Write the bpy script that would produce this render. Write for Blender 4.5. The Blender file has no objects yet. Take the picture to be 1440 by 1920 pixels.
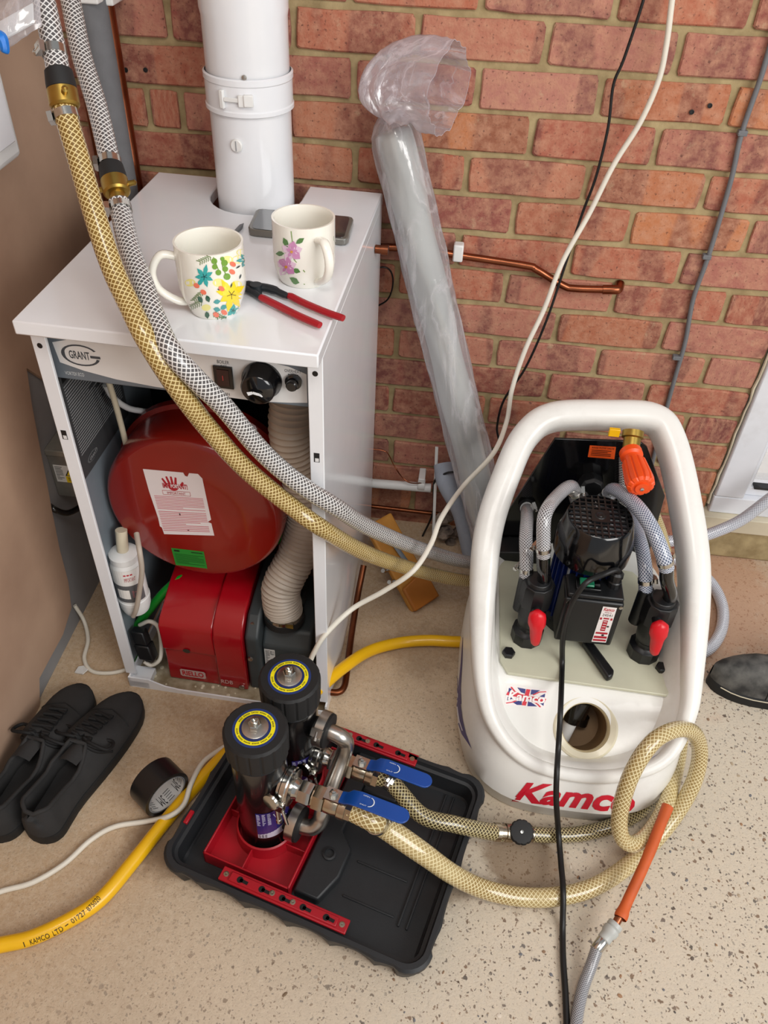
import bpy, math, random
from mathutils import Vector, Matrix
from mathutils.bvhtree import BVHTree
SC=bpy.context.scene
# ---------------------------------------------------------------- camera, world, lights, exposure
F_PX=1541.7; CAMP=Vector((0.0,-1.5845,1.4609))
ROT=Matrix([[0.992872, 0.113305, 0.036984], [0.10335, -0.663883, -0.74066], [-0.059367, 0.739203, -0.670861]])            # rows: right, down, forward
cam=bpy.data.cameras.new('camera'); CAM=bpy.data.objects.new('camera',cam); SC.collection.objects.link(CAM)
cam.sensor_fit='VERTICAL'; cam.sensor_height=36; cam.lens=36*F_PX/1920; cam.clip_start=.02
_m=Matrix.Identity(4)
for i in range(3):
    _m[i][0]=ROT[0][i]; _m[i][1]=-ROT[1][i]; _m[i][2]=-ROT[2][i]; _m[i][3]=CAMP[i]
CAM.matrix_world=_m; SC.camera=CAM
W=bpy.data.worlds.new('world'); SC.world=W; W.use_nodes=True
_b=W.node_tree.nodes['Background']; _b.inputs[0].default_value=(.93,.96,1,1); _b.inputs[1].default_value=0.40
def area(name,loc,aim,sx,sy,power,col):
    l=bpy.data.lights.new(name,'AREA'); l.shape='RECTANGLE'; l.size=sx; l.size_y=sy; l.energy=power; l.color=col
    o=bpy.data.objects.new(name,l); SC.collection.objects.link(o); o.location=loc
    o.rotation_euler=(Vector(aim)-Vector(loc)).to_track_quat('-Z','Y').to_euler(); return o
area('garage_opening_light',(1.9,-2.3,2.0),(0.1,-.4,.4),1.8,1.4,62,(1,.985,.96))
area('ceiling_lamp_light',(0.1,-1.7,2.6),(0,-.5,.2),.9,.5,14,(1,.95,.89))
sun=bpy.data.lights.new('sun','SUN'); sun.energy=5; sun.angle=.01; SUN=bpy.data.objects.new('sun',sun); SC.collection.objects.link(SUN)
SUN.rotation_euler=Vector((.6,-1,-1.0)).to_track_quat('-Z','Y').to_euler()
SC.view_settings.view_transform='Standard'; SC.view_settings.look='None'; SC.view_settings.gamma=1
SC.view_settings.use_curve_mapping=False; SC.view_settings.exposure=0.0

# ---------------------------------------------------------------- helpers
rnd=random.Random(7)
V=Vector
def ray(px,py):
    d=V(((px-720)/F_PX,(py-960)/F_PX,1)); return V([sum(ROT[j][i]*d[j] for j in range(3)) for i in range(3)])
def at(px,py,x=None,y=None,z=None,d=None,plane=None):
    r=ray(px,py)
    if d is not None: t=d
    elif x is not None: t=(x-CAMP.x)/r.x
    elif y is not None: t=(y-CAMP.y)/r.y
    elif z is not None: t=(z-CAMP.z)/r.z
    else: t=(V(plane[0])-CAMP).dot(V(plane[1]))/r.dot(V(plane[1]))
    return CAMP+r*t
def lin(c): return tuple((x/12.92 if x<=.04045 else ((x+.055)/1.055)**2.4) for x in [k/255 for k in c])
ORI={}
def new_empty(name,loc):
    o=bpy.data.objects.new(name,None); SC.collection.objects.link(o); o.location=loc; o.empty_display_size=.02; ORI[o.name]=V(loc); return o
def tag(o,label,cat,group=None):
    o['label']=label; o['category']=cat
    if group: o['group']=group
    return o
def thing(name,label,cat,loc,group=None): return tag(new_empty(name,loc),label,cat,group)
def smooth(path,n=8,closed=False):
    P=[V(q) for q in path]; out=[]; m=len(P)
    for i in range(m if closed else m-1):
        if closed: a,b,c,d=P[(i-1)%m],P[i],P[(i+1)%m],P[(i+2)%m]
        else:
            b,c=P[i],P[i+1]; a=P[i-1] if i else b+(b-c); d=P[i+2] if i+2<m else c+(c-b)
        for k in range(n):
            t=k/n; out.append(.5*((2*b)+(c-a)*t+(2*a-5*b+4*c-d)*t*t+(3*b-a-3*c+d)*t**3))
    if not closed: out.append(P[-1])
    return out
def basis(axis,up=None):
    Z=V(axis).normalized(); u=V(up) if up is not None else (V((0,0,1)) if abs(Z.z)<.9 else V((0,1,0)))
    X=u.cross(Z).normalized(); Y=Z.cross(X); return X,Y,Z
def frame(o,X,Y):
    o=V(o);X=V(X).normalized();Y=V(Y).normalized();Z=X.cross(Y).normalized()
    return lambda s,t,h=0: o+X*s+Y*t+Z*h
class MB:
    def __init__(s): s.v=[];s.f=[];s.c=[];s.uv={}
    def add(s,vs,fs,col=None,uv=None):
        n=len(s.v); s.v+= [V(q) for q in vs]
        for i,f in enumerate(fs):
            if uv: s.uv[len(s.f)]=uv[i]
            s.f.append([n+k for k in f]); s.c.append(col)
        return s
    def box(s,x0,x1,y0,y1,z0,z1,fn=None):
        p=[(x,y,z) for z in (z0,z1) for y in (y0,y1) for x in (x0,x1)]
        if fn: p=[fn(*q) for q in p]
        return s.add(p,[(0,2,3,1),(4,5,7,6),(0,1,5,4),(2,6,7,3),(0,4,6,2),(1,3,7,5)])
    def tube(s,pts,r,seg=12,cap=True,closed=False,flat=1,up=None,sq=2):
        P=[V(q) for q in pts]; m=len(P); T=[]
        for i in range(m):
            a=P[(i-1)%m] if (closed or i) else P[0]; b=P[(i+1)%m] if (closed or i<m-1) else P[-1]
            T.append((b-a).normalized())
        X,_,_=basis(T[0],up); vs=[];L=0;Ls=[]
        for i in range(m):
            X=(X-T[i]*X.dot(T[i])).normalized()
            if up is not None:
                q=V(up).cross(T[i])
                if q.length>.2: X=q.normalized()
            Y=T[i].cross(X); rr=r[i] if isinstance(r,(list,tuple)) else r
            if i: L+=(P[i]-P[i-1]).length
            Ls.append(L)
            for k in range(seg):
                a=2*math.pi*k/seg; r_=rr; rr=r_/(abs(math.cos(a))**sq+abs(math.sin(a))**sq)**(1/sq); vs.append(P[i]+X*(rr*math.cos(a))+Y*(rr*math.sin(a)*flat)); rr=r_
        fs=[];uv=[];r0=(r[0] if isinstance(r,(list,tuple)) else r)*2*math.pi
        for i in range(m if closed else m-1):
            j=(i+1)%m
            for k in range(seg):
                l=(k+1)%seg; fs.append((i*seg+k,i*seg+l,j*seg+l,j*seg+k))
                v0=Ls[i]/r0; v1=(Ls[j] if j else L+(P[0]-P[-1]).length)/r0
                uv.append(((k/seg,v0),((k+1)/seg,v0),((k+1)/seg,v1),(k/seg,v1)))
        if cap and not closed:
            fs.append(tuple(range(seg))[::-1]);uv.append([(.01,0)]*seg); fs.append(tuple((m-1)*seg+k for k in range(seg)));uv.append([(.01,0)]*seg)
        return s.add(vs,fs,None,uv)
    def lathe(s,prof,o,axis=(0,0,1),seg=32,cap=True,a0=0,a1=2*math.pi,up=None):
        X,Y,Z=basis(axis,up); o=V(o); vs=[];full=abs(a1-a0-2*math.pi)<1e-6; n=seg if full else seg+1
        for r,h in prof:
            for k in range(n):
                a=a0+(a1-a0)*k/seg; vs.append(o+X*(r*math.cos(a))+Y*(r*math.sin(a))+Z*h)
        fs=[]
        for i in range(len(prof)-1):
            for k in range(seg):
                l=(k+1)%n if full else k+1; fs.append((i*n+k,i*n+l,(i+1)*n+l,(i+1)*n+k))
        if cap and full:
            fs.append(tuple(range(n))[::-1]); fs.append(tuple((len(prof)-1)*n+k for k in range(n)))
        return s.add(vs,fs)
    def rod(s,a,b,r,seg=16,r2=None):
        a=V(a);b=V(b); return s.lathe([(r,0),(r if r2 is None else r2,(b-a).length)],a,b-a,seg)
    def prism(s,poly,h0,h1,fn):
        n=len(poly); vs=[fn(a,b,h0) for a,b in poly]+[fn(a,b,h1) for a,b in poly]
        return s.add(vs,[tuple(range(n))[::-1],tuple(range(n,2*n))]+[(i,(i+1)%n,n+(i+1)%n,n+i) for i in range(n)])
    def ball(s,o,r,seg=12,sc=(1,1,1)):
        o=V(o);vs=[];fs=[];m=seg//2
        for i in range(m+1):
            t=math.pi*i/m
            for k in range(seg):
                a=2*math.pi*k/seg; vs.append(o+V((r*sc[0]*math.sin(t)*math.cos(a),r*sc[1]*math.sin(t)*math.sin(a),r*sc[2]*math.cos(t))))
        for i in range(m):
            for k in range(seg):
                l=(k+1)%seg; fs.append((i*seg+k,(i+1)*seg+k,(i+1)*seg+l,i*seg+l))
        return s.add(vs,fs)
    def bvh(s): return BVHTree.FromPolygons(s.v,s.f)
    def build(s,name,mat,parent=None,bev=0,seg=2,ang=35,sub=0,weld=True,o=None,recalc=True):
        if o is None:
            if parent is not None: o=ORI[parent.name]
            else:
                xs=[q.x for q in s.v];ys=[q.y for q in s.v]; o=V(((min(xs)+max(xs))/2,(min(ys)+max(ys))/2,min(q.z for q in s.v)))
        me=bpy.data.meshes.new(name); me.from_pydata([q-o for q in s.v],[],s.f)
        if any(c is not None for c in s.c):
            ca=me.color_attributes.new('Col','FLOAT_COLOR','CORNER'); i=0
            for pl,c in zip(me.polygons,s.c):
                for li in pl.loop_indices: ca.data[li].color=(*lin(c or (255,255,255)),1)
        if s.uv:
            ul=me.uv_layers.new(name='UVMap')
            for pi,u in s.uv.items():
                for li,q in zip(me.polygons[pi].loop_indices,u): ul.data[li].uv=q
        me.update()
        if recalc:
            import bmesh
            bm=bmesh.new(); bm.from_mesh(me); bmesh.ops.recalc_face_normals(bm,faces=bm.faces); bm.to_mesh(me); bm.free()
        me.polygons.foreach_set('use_smooth',[True]*len(me.polygons)); me.set_sharp_from_angle(angle=math.radians(ang))
        me.materials.append(mat)
        ob=bpy.data.objects.new(name,me); SC.collection.objects.link(ob); ORI[ob.name]=V(o)
        if parent is not None: ob.parent=parent
        else: ob.location=o
        if bev:
            b=ob.modifiers.new('bevel','BEVEL'); b.width=bev; b.segments=seg; b.limit_method='ANGLE'; b.angle_limit=math.radians(38); b.harden_normals=False
        if sub:
            q=ob.modifiers.new('sub','SUBSURF'); q.levels=sub; q.render_levels=sub
        return ob
_tc={}
def text2d(st,shear=0,offset=0):
    k=(st,shear,offset)
    if k not in _tc:
        cu=bpy.data.curves.new('t','FONT'); cu.body=st; cu.size=1; cu.shear=shear; cu.offset=offset; cu.resolution_u=3; cu.fill_mode='FRONT'
        ob=bpy.data.objects.new('t',cu); SC.collection.objects.link(ob); bpy.context.view_layer.update()
        me=bpy.data.meshes.new_from_object(ob.evaluated_get(bpy.context.evaluated_depsgraph_get()))
        vs=[(q.co.x,q.co.y) for q in me.vertices]; fs=[tuple(q.vertices) for q in me.polygons]
        bpy.data.objects.remove(ob); bpy.data.curves.remove(cu); bpy.data.meshes.remove(me)
        x0=min(q[0] for q in vs);x1=max(q[0] for q in vs);y0=min(q[1] for q in vs);y1=max(q[1] for q in vs)
        _tc[k]=([((a-x0)/(x1-x0),(b-y0)/(y1-y0)) for a,b in vs],fs)
    return _tc[k]
class Decal(MB):
    """flat print laid on a real surface; fn(s,t,h) maps the print's own square to the surface, t pointing down"""
    def __init__(s,fn,step=.00025,cuts=0): super().__init__(); s.fn=fn; s.step=step; s.cuts=cuts
    def lay(s,pts,fs,col,layer):
        if s.cuts:
            from mathutils.geometry import tessellate_polygon
            tr=[]
            for f in fs: tr+=[tuple(f[i] for i in t) for t in tessellate_polygon([[V((*pts[i],0)) for i in f]])] if len(f)>3 else [tuple(f)]
            pts=list(pts)
            for _ in range(s.cuts):
                mid={};new=[]
                def m(i,j):
                    k=(min(i,j),max(i,j))
                    if k not in mid: mid[k]=len(pts); pts.append(((pts[i][0]+pts[j][0])/2,(pts[i][1]+pts[j][1])/2))
                    return mid[k]
                for a,b,c in tr: x,y,z=m(a,b),m(b,c),m(c,a); new+=[(a,x,z),(x,b,y),(z,y,c),(x,y,z)]
                tr=new
            fs=tr
        return s.add([s.fn(a,b,layer*s.step) for a,b in pts],fs,col)
    def poly(s,col,pts,layer=1): return s.lay(list(pts),[tuple(range(len(pts)))],col,layer)
    def rect(s,col,a0,b0,a1,b1,layer=1,n=1):
        for i in range(n):
            u0=a0+(a1-a0)*i/n;u1=a0+(a1-a0)*(i+1)/n
            s.poly(col,[(u0,b0),(u1,b0),(u1,b1),(u0,b1)],layer)
        return s
    def disc(s,col,c,ra,rb,layer=1,n=20,rot=0):
        return s.poly(col,[(c[0]+ra*math.cos(2*math.pi*k/n)*math.cos(rot)-rb*math.sin(2*math.pi*k/n)*math.sin(rot),c[1]+ra*math.cos(2*math.pi*k/n)*math.sin(rot)+rb*math.sin(2*math.pi*k/n)*math.cos(rot)) for k in range(n)],layer)
    def strip(s,col,pts,w,layer=1):
        for i in range(len(pts)-1):
            (a,b),(c,d)=pts[i],pts[i+1]; w0=w[i] if isinstance(w,list) else w; w1=w[i+1] if isinstance(w,list) else w
            L=math.hypot(c-a,d-b) or 1; nx,ny=-(d-b)/L,(c-a)/L
            s.poly(col,[(a+nx*w0,b+ny*w0),(c+nx*w1,d+ny*w1),(c-nx*w1,d-ny*w1),(a-nx*w0,b-ny*w0)],layer)
        return s
    def text(s,st,col,a0,b0,a1,b1,layer=2,shear=0,offset=0):
        vs,fs=text2d(st,shear,offset)
        return s.lay([(a0+(a1-a0)*x,b1+(b0-b1)*y) for x,y in vs],fs,col,layer)
    def lines(s,col,a0,b0,a1,b1,n,w=.45,layer=2,seed=1):
        r=random.Random(seed)
        for i in range(n):
            t=b0+(b1-b0)*i/n; s.rect(col,a0,t,a0+(a1-a0)*(1 if r.random()<.7 else r.uniform(.4,.95)),t+(b1-b0)/n*w,layer)
        return s
def quadmap(TL,TR,BR,BL,fn):
    def g(s,t,h):
        x=(TL[0]*(1-s)+TR[0]*s)*(1-t)+(BL[0]*(1-s)+BR[0]*s)*t; y=(TL[1]*(1-s)+TR[1]*s)*(1-t)+(BL[1]*(1-s)+BR[1]*s)*t
        return fn(x,y,h)
    return g
def onto(bvh):
    """a spot of the photograph laid on the surface found there"""
    def g(px,py,h):
        r=ray(px,py).normalized(); loc,n,i,d=bvh.ray_cast(CAMP,r)
        if loc is None: loc,n,i,d=bvh.find_nearest(CAMP+r*1.4)
        if n.dot(r)>0: n=-n
        return loc+n*(h+.0002)
    return g
# ---------------------------------------------------------------- materials
class NT:
    def __init__(s,name):
        s.m=bpy.data.materials.new(name); s.m.use_nodes=True; s.t=s.m.node_tree; s.b=s.t.nodes['Principled BSDF']; s.out=s.t.nodes['Material Output']
    def n(s,ty,**k):
        q=s.t.nodes.new(ty)
        for a,b in k.items(): setattr(q,a,b)
        return q
    def l(s,a,b): s.t.links.new(a,b)
    def val(s,x,op,y=None):
        q=s.n('ShaderNodeMath',operation=op)
        for i,z in enumerate((x,y)):
            if z is None: continue
            if isinstance(z,(int,float)): q.inputs[i].default_value=z
            else: s.l(z,q.inputs[i])
        return q.outputs[0]
    def mix(s,f,a,b,blend='MIX'):
        q=s.n('ShaderNodeMix',data_type='RGBA',blend_type=blend)
        for i,z in ((0,f),(6,a),(7,b)):
            if isinstance(z,(int,float)): q.inputs[i].default_value=z
            elif isinstance(z,tuple): q.inputs[i].default_value=(*z[:3],1)
            else: s.l(z,q.inputs[i])
        return q.outputs[2]
    def noise(s,scale,detail=4,vec=None,rough=.5):
        q=s.n('ShaderNodeTexNoise'); q.inputs['Scale'].default_value=scale; q.inputs['Detail'].default_value=detail; q.inputs['Roughness'].default_value=rough
        s.l(vec if vec is not None else s.obj(),q.inputs['Vector']); return q.outputs['Fac']
    def obj(s):
        if not hasattr(s,'_tc'): s._tc=s.n('ShaderNodeTexCoord')
        return s._tc.outputs['Object']
    def ramp(s,f,stops):
        q=s.n('ShaderNodeValToRGB'); e=q.color_ramp.elements
        while len(e)<len(stops): e.new(.5)
        for x,(p,c) in zip(e,stops): x.position=p; x.color=(*(c if isinstance(c,tuple) else (c,c,c)),1)
        s.l(f,q.inputs[0]); return q.outputs[0]
    def bump(s,h,st,dist=.002):
        q=s.n('ShaderNodeBump'); q.inputs['Strength'].default_value=st; q.inputs['Distance'].default_value=dist; s.l(h,q.inputs['Height']); s.l(q.outputs[0],s.b.inputs['Normal'])
    def set(s,rough=None,metal=None,coat=None,trans=None,spec=None,sss=None,ior=None):
        I=s.b.inputs
        if rough is not None: I['Roughness'].default_value=rough
        if metal is not None: I['Metallic'].default_value=metal
        if coat is not None: I['Coat Weight'].default_value=coat; I['Coat Roughness'].default_value=.06
        if trans is not None: I['Transmission Weight'].default_value=trans
        if spec is not None: I['Specular IOR Level'].default_value=spec
        if ior: I['IOR'].default_value=ior
        if sss is not None: I['Subsurface Weight'].default_value=sss; I['Subsurface Radius'].default_value=(.03,.025,.02); I['Subsurface Scale'].default_value=.4
        return s
    def color(s,c):
        if isinstance(c,tuple): s.b.inputs['Base Color'].default_value=(*c,1)
        else: s.l(c,s.b.inputs['Base Color'])
        return s
def M(name,c,rough=.5,metal=0,coat=None,var=.12,vs=14,bump=0,bs=200,c2=None,dirt=0,**k):
    t=NT(name).set(rough,metal,coat,**k); a=lin(c)
    f=t.noise(vs,5)
    b=lin(c2) if c2 else tuple(x*(1-var) for x in a)
    col=t.mix(t.ramp(f,[(.35,0.0),(.68,1.0)]),a,b)
    if dirt: col=t.mix(t.val(t.ramp(t.noise(4,8,rough=.7),[(.5,0.),(.75,1.)]),'MULTIPLY',dirt),col,lin((120,100,78)))
    t.color(col)
    if bump: t.bump(t.noise(bs,3),bump,.001)
    return t.m
def hose_mat(name,base,line,n=11,k=1.15,w=.115,rough=.2,base2=None):
    t=NT(name).set(rough,coat=.6); uv=t.n('ShaderNodeTexCoord').outputs['UV']; sp=t.n('ShaderNodeSeparateXYZ'); t.l(uv,sp.inputs[0]); u,v=sp.outputs[0],sp.outputs[1]
    def st(sg):
        x=t.val(t.val(u,'ADD',t.val(v,'MULTIPLY',sg*k)),'MULTIPLY',n); x=t.val(t.val(x,'FRACT'),'SUBTRACT',.5); x=t.val(x,'ABSOLUTE')
        r=t.n('ShaderNodeMapRange'); r.inputs[1].default_value=w*.7; r.inputs[2].default_value=w*1.3; r.inputs[3].default_value=1; r.inputs[4].default_value=0; t.l(x,r.inputs[0]); return r.outputs[0]
    h=t.val(st(1),'MAXIMUM',st(-1)); b=lin(base)
    b=t.mix(t.ramp(t.noise(9,3),[(.4,0.),(.65,1.)]),b,lin(base2 or base))
    t.color(t.mix(h,b,lin(line))); t.bump(h,.35,.0006); return t.m
def clear_mat(name,tint,alpha,rough=.12,edge=.5,lines=True,stretch=1):
    t=NT(name); t.t.nodes.remove(t.b)
    tr=t.n('ShaderNodeBsdfTransparent'); tr.inputs[0].default_value=(*lin((250,250,252)),1)
    df=t.n('ShaderNodeBsdfDiffuse'); df.inputs[0].default_value=(*lin(tint),1)
    gl=t.n('ShaderNodeBsdfGlossy'); gl.inputs['Roughness'].default_value=rough
    lw=t.n('ShaderNodeLayerWeight'); lw.inputs[0].default_value=.35
    fac=t.val(t.val(lw.outputs['Facing'],'MULTIPLY',edge),'ADD',alpha)
    if lines:
        c=t.n('ShaderNodeTexNoise'); c.inputs['Scale'].default_value=9; c.inputs['Detail'].default_value=6; c.inputs['Distortion'].default_value=1.5; sc_=t.n('ShaderNodeVectorMath',operation='MULTIPLY'); sc_.inputs[1].default_value=(1,1,stretch); t.l(t.obj(),sc_.inputs[0]); t.l(sc_.outputs[0],c.inputs['Vector'])
        fac=t.val(fac,'ADD',t.ramp(c.outputs['Fac'],[(.46,0.),(.5,.22),(.54,0.)]))
        b=t.n('ShaderNodeBump'); b.inputs['Strength'].default_value=.6; b.inputs['Distance'].default_value=.01; t.l(c.outputs['Fac'],b.inputs['Height']); t.l(b.outputs[0],gl.inputs['Normal'])
    m1=t.n('ShaderNodeMixShader'); t.l(fac,m1.inputs[0]); t.l(tr.outputs[0],m1.inputs[1]); t.l(df.outputs[0],m1.inputs[2])
    m2=t.n('ShaderNodeMixShader'); t.l(t.val(t.val(lw.outputs['Fresnel'],'MULTIPLY',.5),'ADD',.06),m2.inputs[0]); t.l(m1.outputs[0],m2.inputs[1]); t.l(gl.outputs[0],m2.inputs[2])
    t.l(m2.outputs[0],t.out.inputs[0]); return t.m
def print_mat(name,rough=.45,coat=0):
    t=NT(name).set(rough,coat=coat); q=t.n('ShaderNodeVertexColor'); q.layer_name='Col'; t.color(q.outputs[0]); return t.m
# ---------------------------------------------------------------- material set
m_white=M('white_enamel',(236,238,242),.22,coat=.5,var=.03)
m_whiteb=M('white_paint',(232,232,230),.4,var=.05)
m_upvc=M('white_upvc',(226,228,234),.35,var=.05,dirt=.25)
m_grey=M('grey_panel',(112,120,128),.5)
m_liner=M('blue_grey_steel',(122,132,140),.45)
m_dark=M('dark_steel',(24,31,36),.5)
m_black=M('black_plastic',(20,21,23),.38,var=.2)
m_blackg=M('gloss_black',(9,9,11),.16,coat=.5)
m_rubber=M('black_rubber',(26,26,27),.65,var=.2)
m_red=M('red_vessel',(140,26,16),.24,coat=.4,var=.15,vs=6)
m_redb=M('red_cover',(158,6,22),.25,coat=.4,var=.08,vs=6,dirt=.08)
m_redp=M('red_plastic',(168,12,30),.4,var=.12)
m_redh=M('red_lever',(214,16,32),.35)
m_chrome=M('bright_steel',(200,198,192),.18,1,var=.1)
m_steel=M('brushed_steel',(206,200,192),.3,1,var=.25,vs=30)
m_nickel=M('nickel_brass',(196,182,160),.25,1,var=.2,vs=30)
m_brass=M('brass',(176,146,74),.38,1,var=.2,vs=40)
m_copper=M('copper',(166,98,68),.3,1,var=.45,vs=12)
m_copperd=M('dull_copper',(132,78,52),.4,1,var=.4,vs=15)
m_duct=M('grey_duct',(186,174,160),.45,var=.12,vs=20)
m_cream=M('cream_plastic',(214,203,178),.45)
m_cable=M('white_cable',(228,222,208),.45,var=.08,dirt=.1)
m_bcable=M('black_cable',(14,14,15),.45)
m_gcable=M('grey_cable',(112,114,118),.45)
m_yellow=M('yellow_hose',(246,190,12),.32,coat=.25,var=.08,vs=8)
m_green=M('green_hose',(20,160,44),.35,coat=.3)
m_blue=M('blue_lever',(8,72,158),.35,coat=.3,var=.1)
m_dblue=M('blue_motor',(10,34,98),.4)
m_orange=M('orange_plastic',(244,84,22),.4)
m_orub=M('orange_rubber',(206,92,36),.6,var=.2,vs=25,bump=.2,bs=60)
m_foam=M('grey_foam',(112,113,116),.9,var=.12,vs=40,bump=.4,bs=300)
m_foaml=M('pale_foam',(158,164,176),.8,var=.12,vs=40,bump=.4,bs=300)
m_poly=M('milky_polyethylene',(236,235,230),.36,var=.05,vs=5,sss=.0,dirt=.22,coat=.25)
m_plate=M('pale_green_plate',(206,205,182),.45,var=.1,vs=12,dirt=.15)
m_tray=M('charcoal_tray',(34,36,39),.5,var=.2,vs=20,bump=.15,bs=400)
m_ceram=M('glazed_white',(244,242,232),.12,coat=.6,var=.02)
m_wood=M('tan_board',(196,138,58),.6,var=.25,vs=18,c2=(178,116,40))
m_suede=M('black_suede',(46,45,45),.85,var=.35,vs=18,bump=.25,bs=350)
m_sole=M('black_sole',(20,20,21),.7,var=.3,bump=.1)
m_lace=M('black_lace',(13,13,14),.75)
m_boot=M('dusty_boot',(40,40,40),.7,c2=(104,102,98),vs=30)
m_roll=M('grey_roll',(196,198,192),.6,var=.14,vs=6,bump=.3,bs=30)
m_print=print_mat('flat_print'); m_gprint=print_mat('gloss_print',.15,.6)
m_clear=clear_mat('clear_film',(222,218,222),.12,edge=.42,stretch=.22)
m_bagtop=clear_mat('crumpled_film',(226,214,220),.17,edge=.6)
m_glass=clear_mat('window_glass',(235,240,245),.0,rough=.02,edge=.05,lines=False)
m_bsilver=hose_mat('silver_braid',(84,80,80),(226,224,222),w=.13)
m_bsilver2=hose_mat('bright_braid',(140,142,152),(226,228,236),w=.15,n=14)
m_bgold=hose_mat('gold_braid',(122,92,36),(224,204,146),base2=(140,110,48))
m_bpale=hose_mat('pale_gold_braid',(150,124,72),(226,212,166),base2=(176,154,104))
m_bdark=hose_mat('dark_gold_braid',(62,50,28),(204,190,142),base2=(84,70,40))
m_bgrey=hose_mat('grey_braid',(92,90,90),(206,206,210),n=14,w=.15)
m_bblue=hose_mat('blue_grey_braid',(84,96,120),(214,220,232),n=14,w=.14)
m_steelbraid=hose_mat('steel_braid',(84,84,88),(168,168,172),n=14,w=.17,rough=.3)
def brick_mat():
    t=NT('brick_red').set(.85); oi=t.n('ShaderNodeObjectInfo'); r=oi.outputs['Random']
    base=t.ramp(r,[(0,lin((160,90,74))),(.2,lin((178,106,80))),(.36,lin((140,76,66))),(.5,lin((176,114,98))),(.64,lin((188,120,78))),(.78,lin((154,88,76))),(.9,lin((184,126,110))),(1,lin((146,82,72)))])
    sp=t.n('ShaderNodeSeparateXYZ'); t.l(t.obj(),sp.inputs[0])
    cb=t.n('ShaderNodeCombineXYZ'); t.l(sp.outputs[0],cb.inputs[0]); t.l(t.val(r,'MULTIPLY',57.0),cb.inputs[1]); t.l(t.val(sp.outputs[2],'MULTIPLY',.25),cb.inputs[2])
    band=t.ramp(t.noise(11,1,cb.outputs[0]),[(.5,0.),(.545,1.)])
    col=t.mix(t.val(band,'MULTIPLY',.6),base,lin((108,62,58)))
    mv=t.n('ShaderNodeVectorMath',operation='ADD'); t.l(t.obj(),mv.inputs[0]); cb2=t.n('ShaderNodeCombineXYZ'); t.l(t.val(r,'MULTIPLY',31.),cb2.inputs[0]); t.l(t.val(r,'MULTIPLY',17.),cb2.inputs[2]); t.l(cb2.outputs[0],mv.inputs[1])
    f=t.noise(45,6,mv.outputs[0],.65)
    col=t.mix(t.ramp(f,[(.40,.0),(.66,.7)]),col,lin((196,146,118)))
    col=t.mix(t.ramp(t.noise(160,4,mv.outputs[0]),[(.30,.7),(.40,0.)]),col,lin((84,48,42)))
    col=t.mix(t.ramp(t.noise(22,5,mv.outputs[0],.7),[(.60,0.),(.72,.55)]),col,lin((196,172,138)))
    t.color(col); t.bump(t.val(f,'ADD',t.noise(220,4,mv.outputs[0])),.55,.002); return t.m
m_brick=brick_mat()
m_mortar=M('olive_mortar',(176,158,118),.95,var=.28,vs=30,c2=(144,126,90),bump=.8,bs=160)
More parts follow.
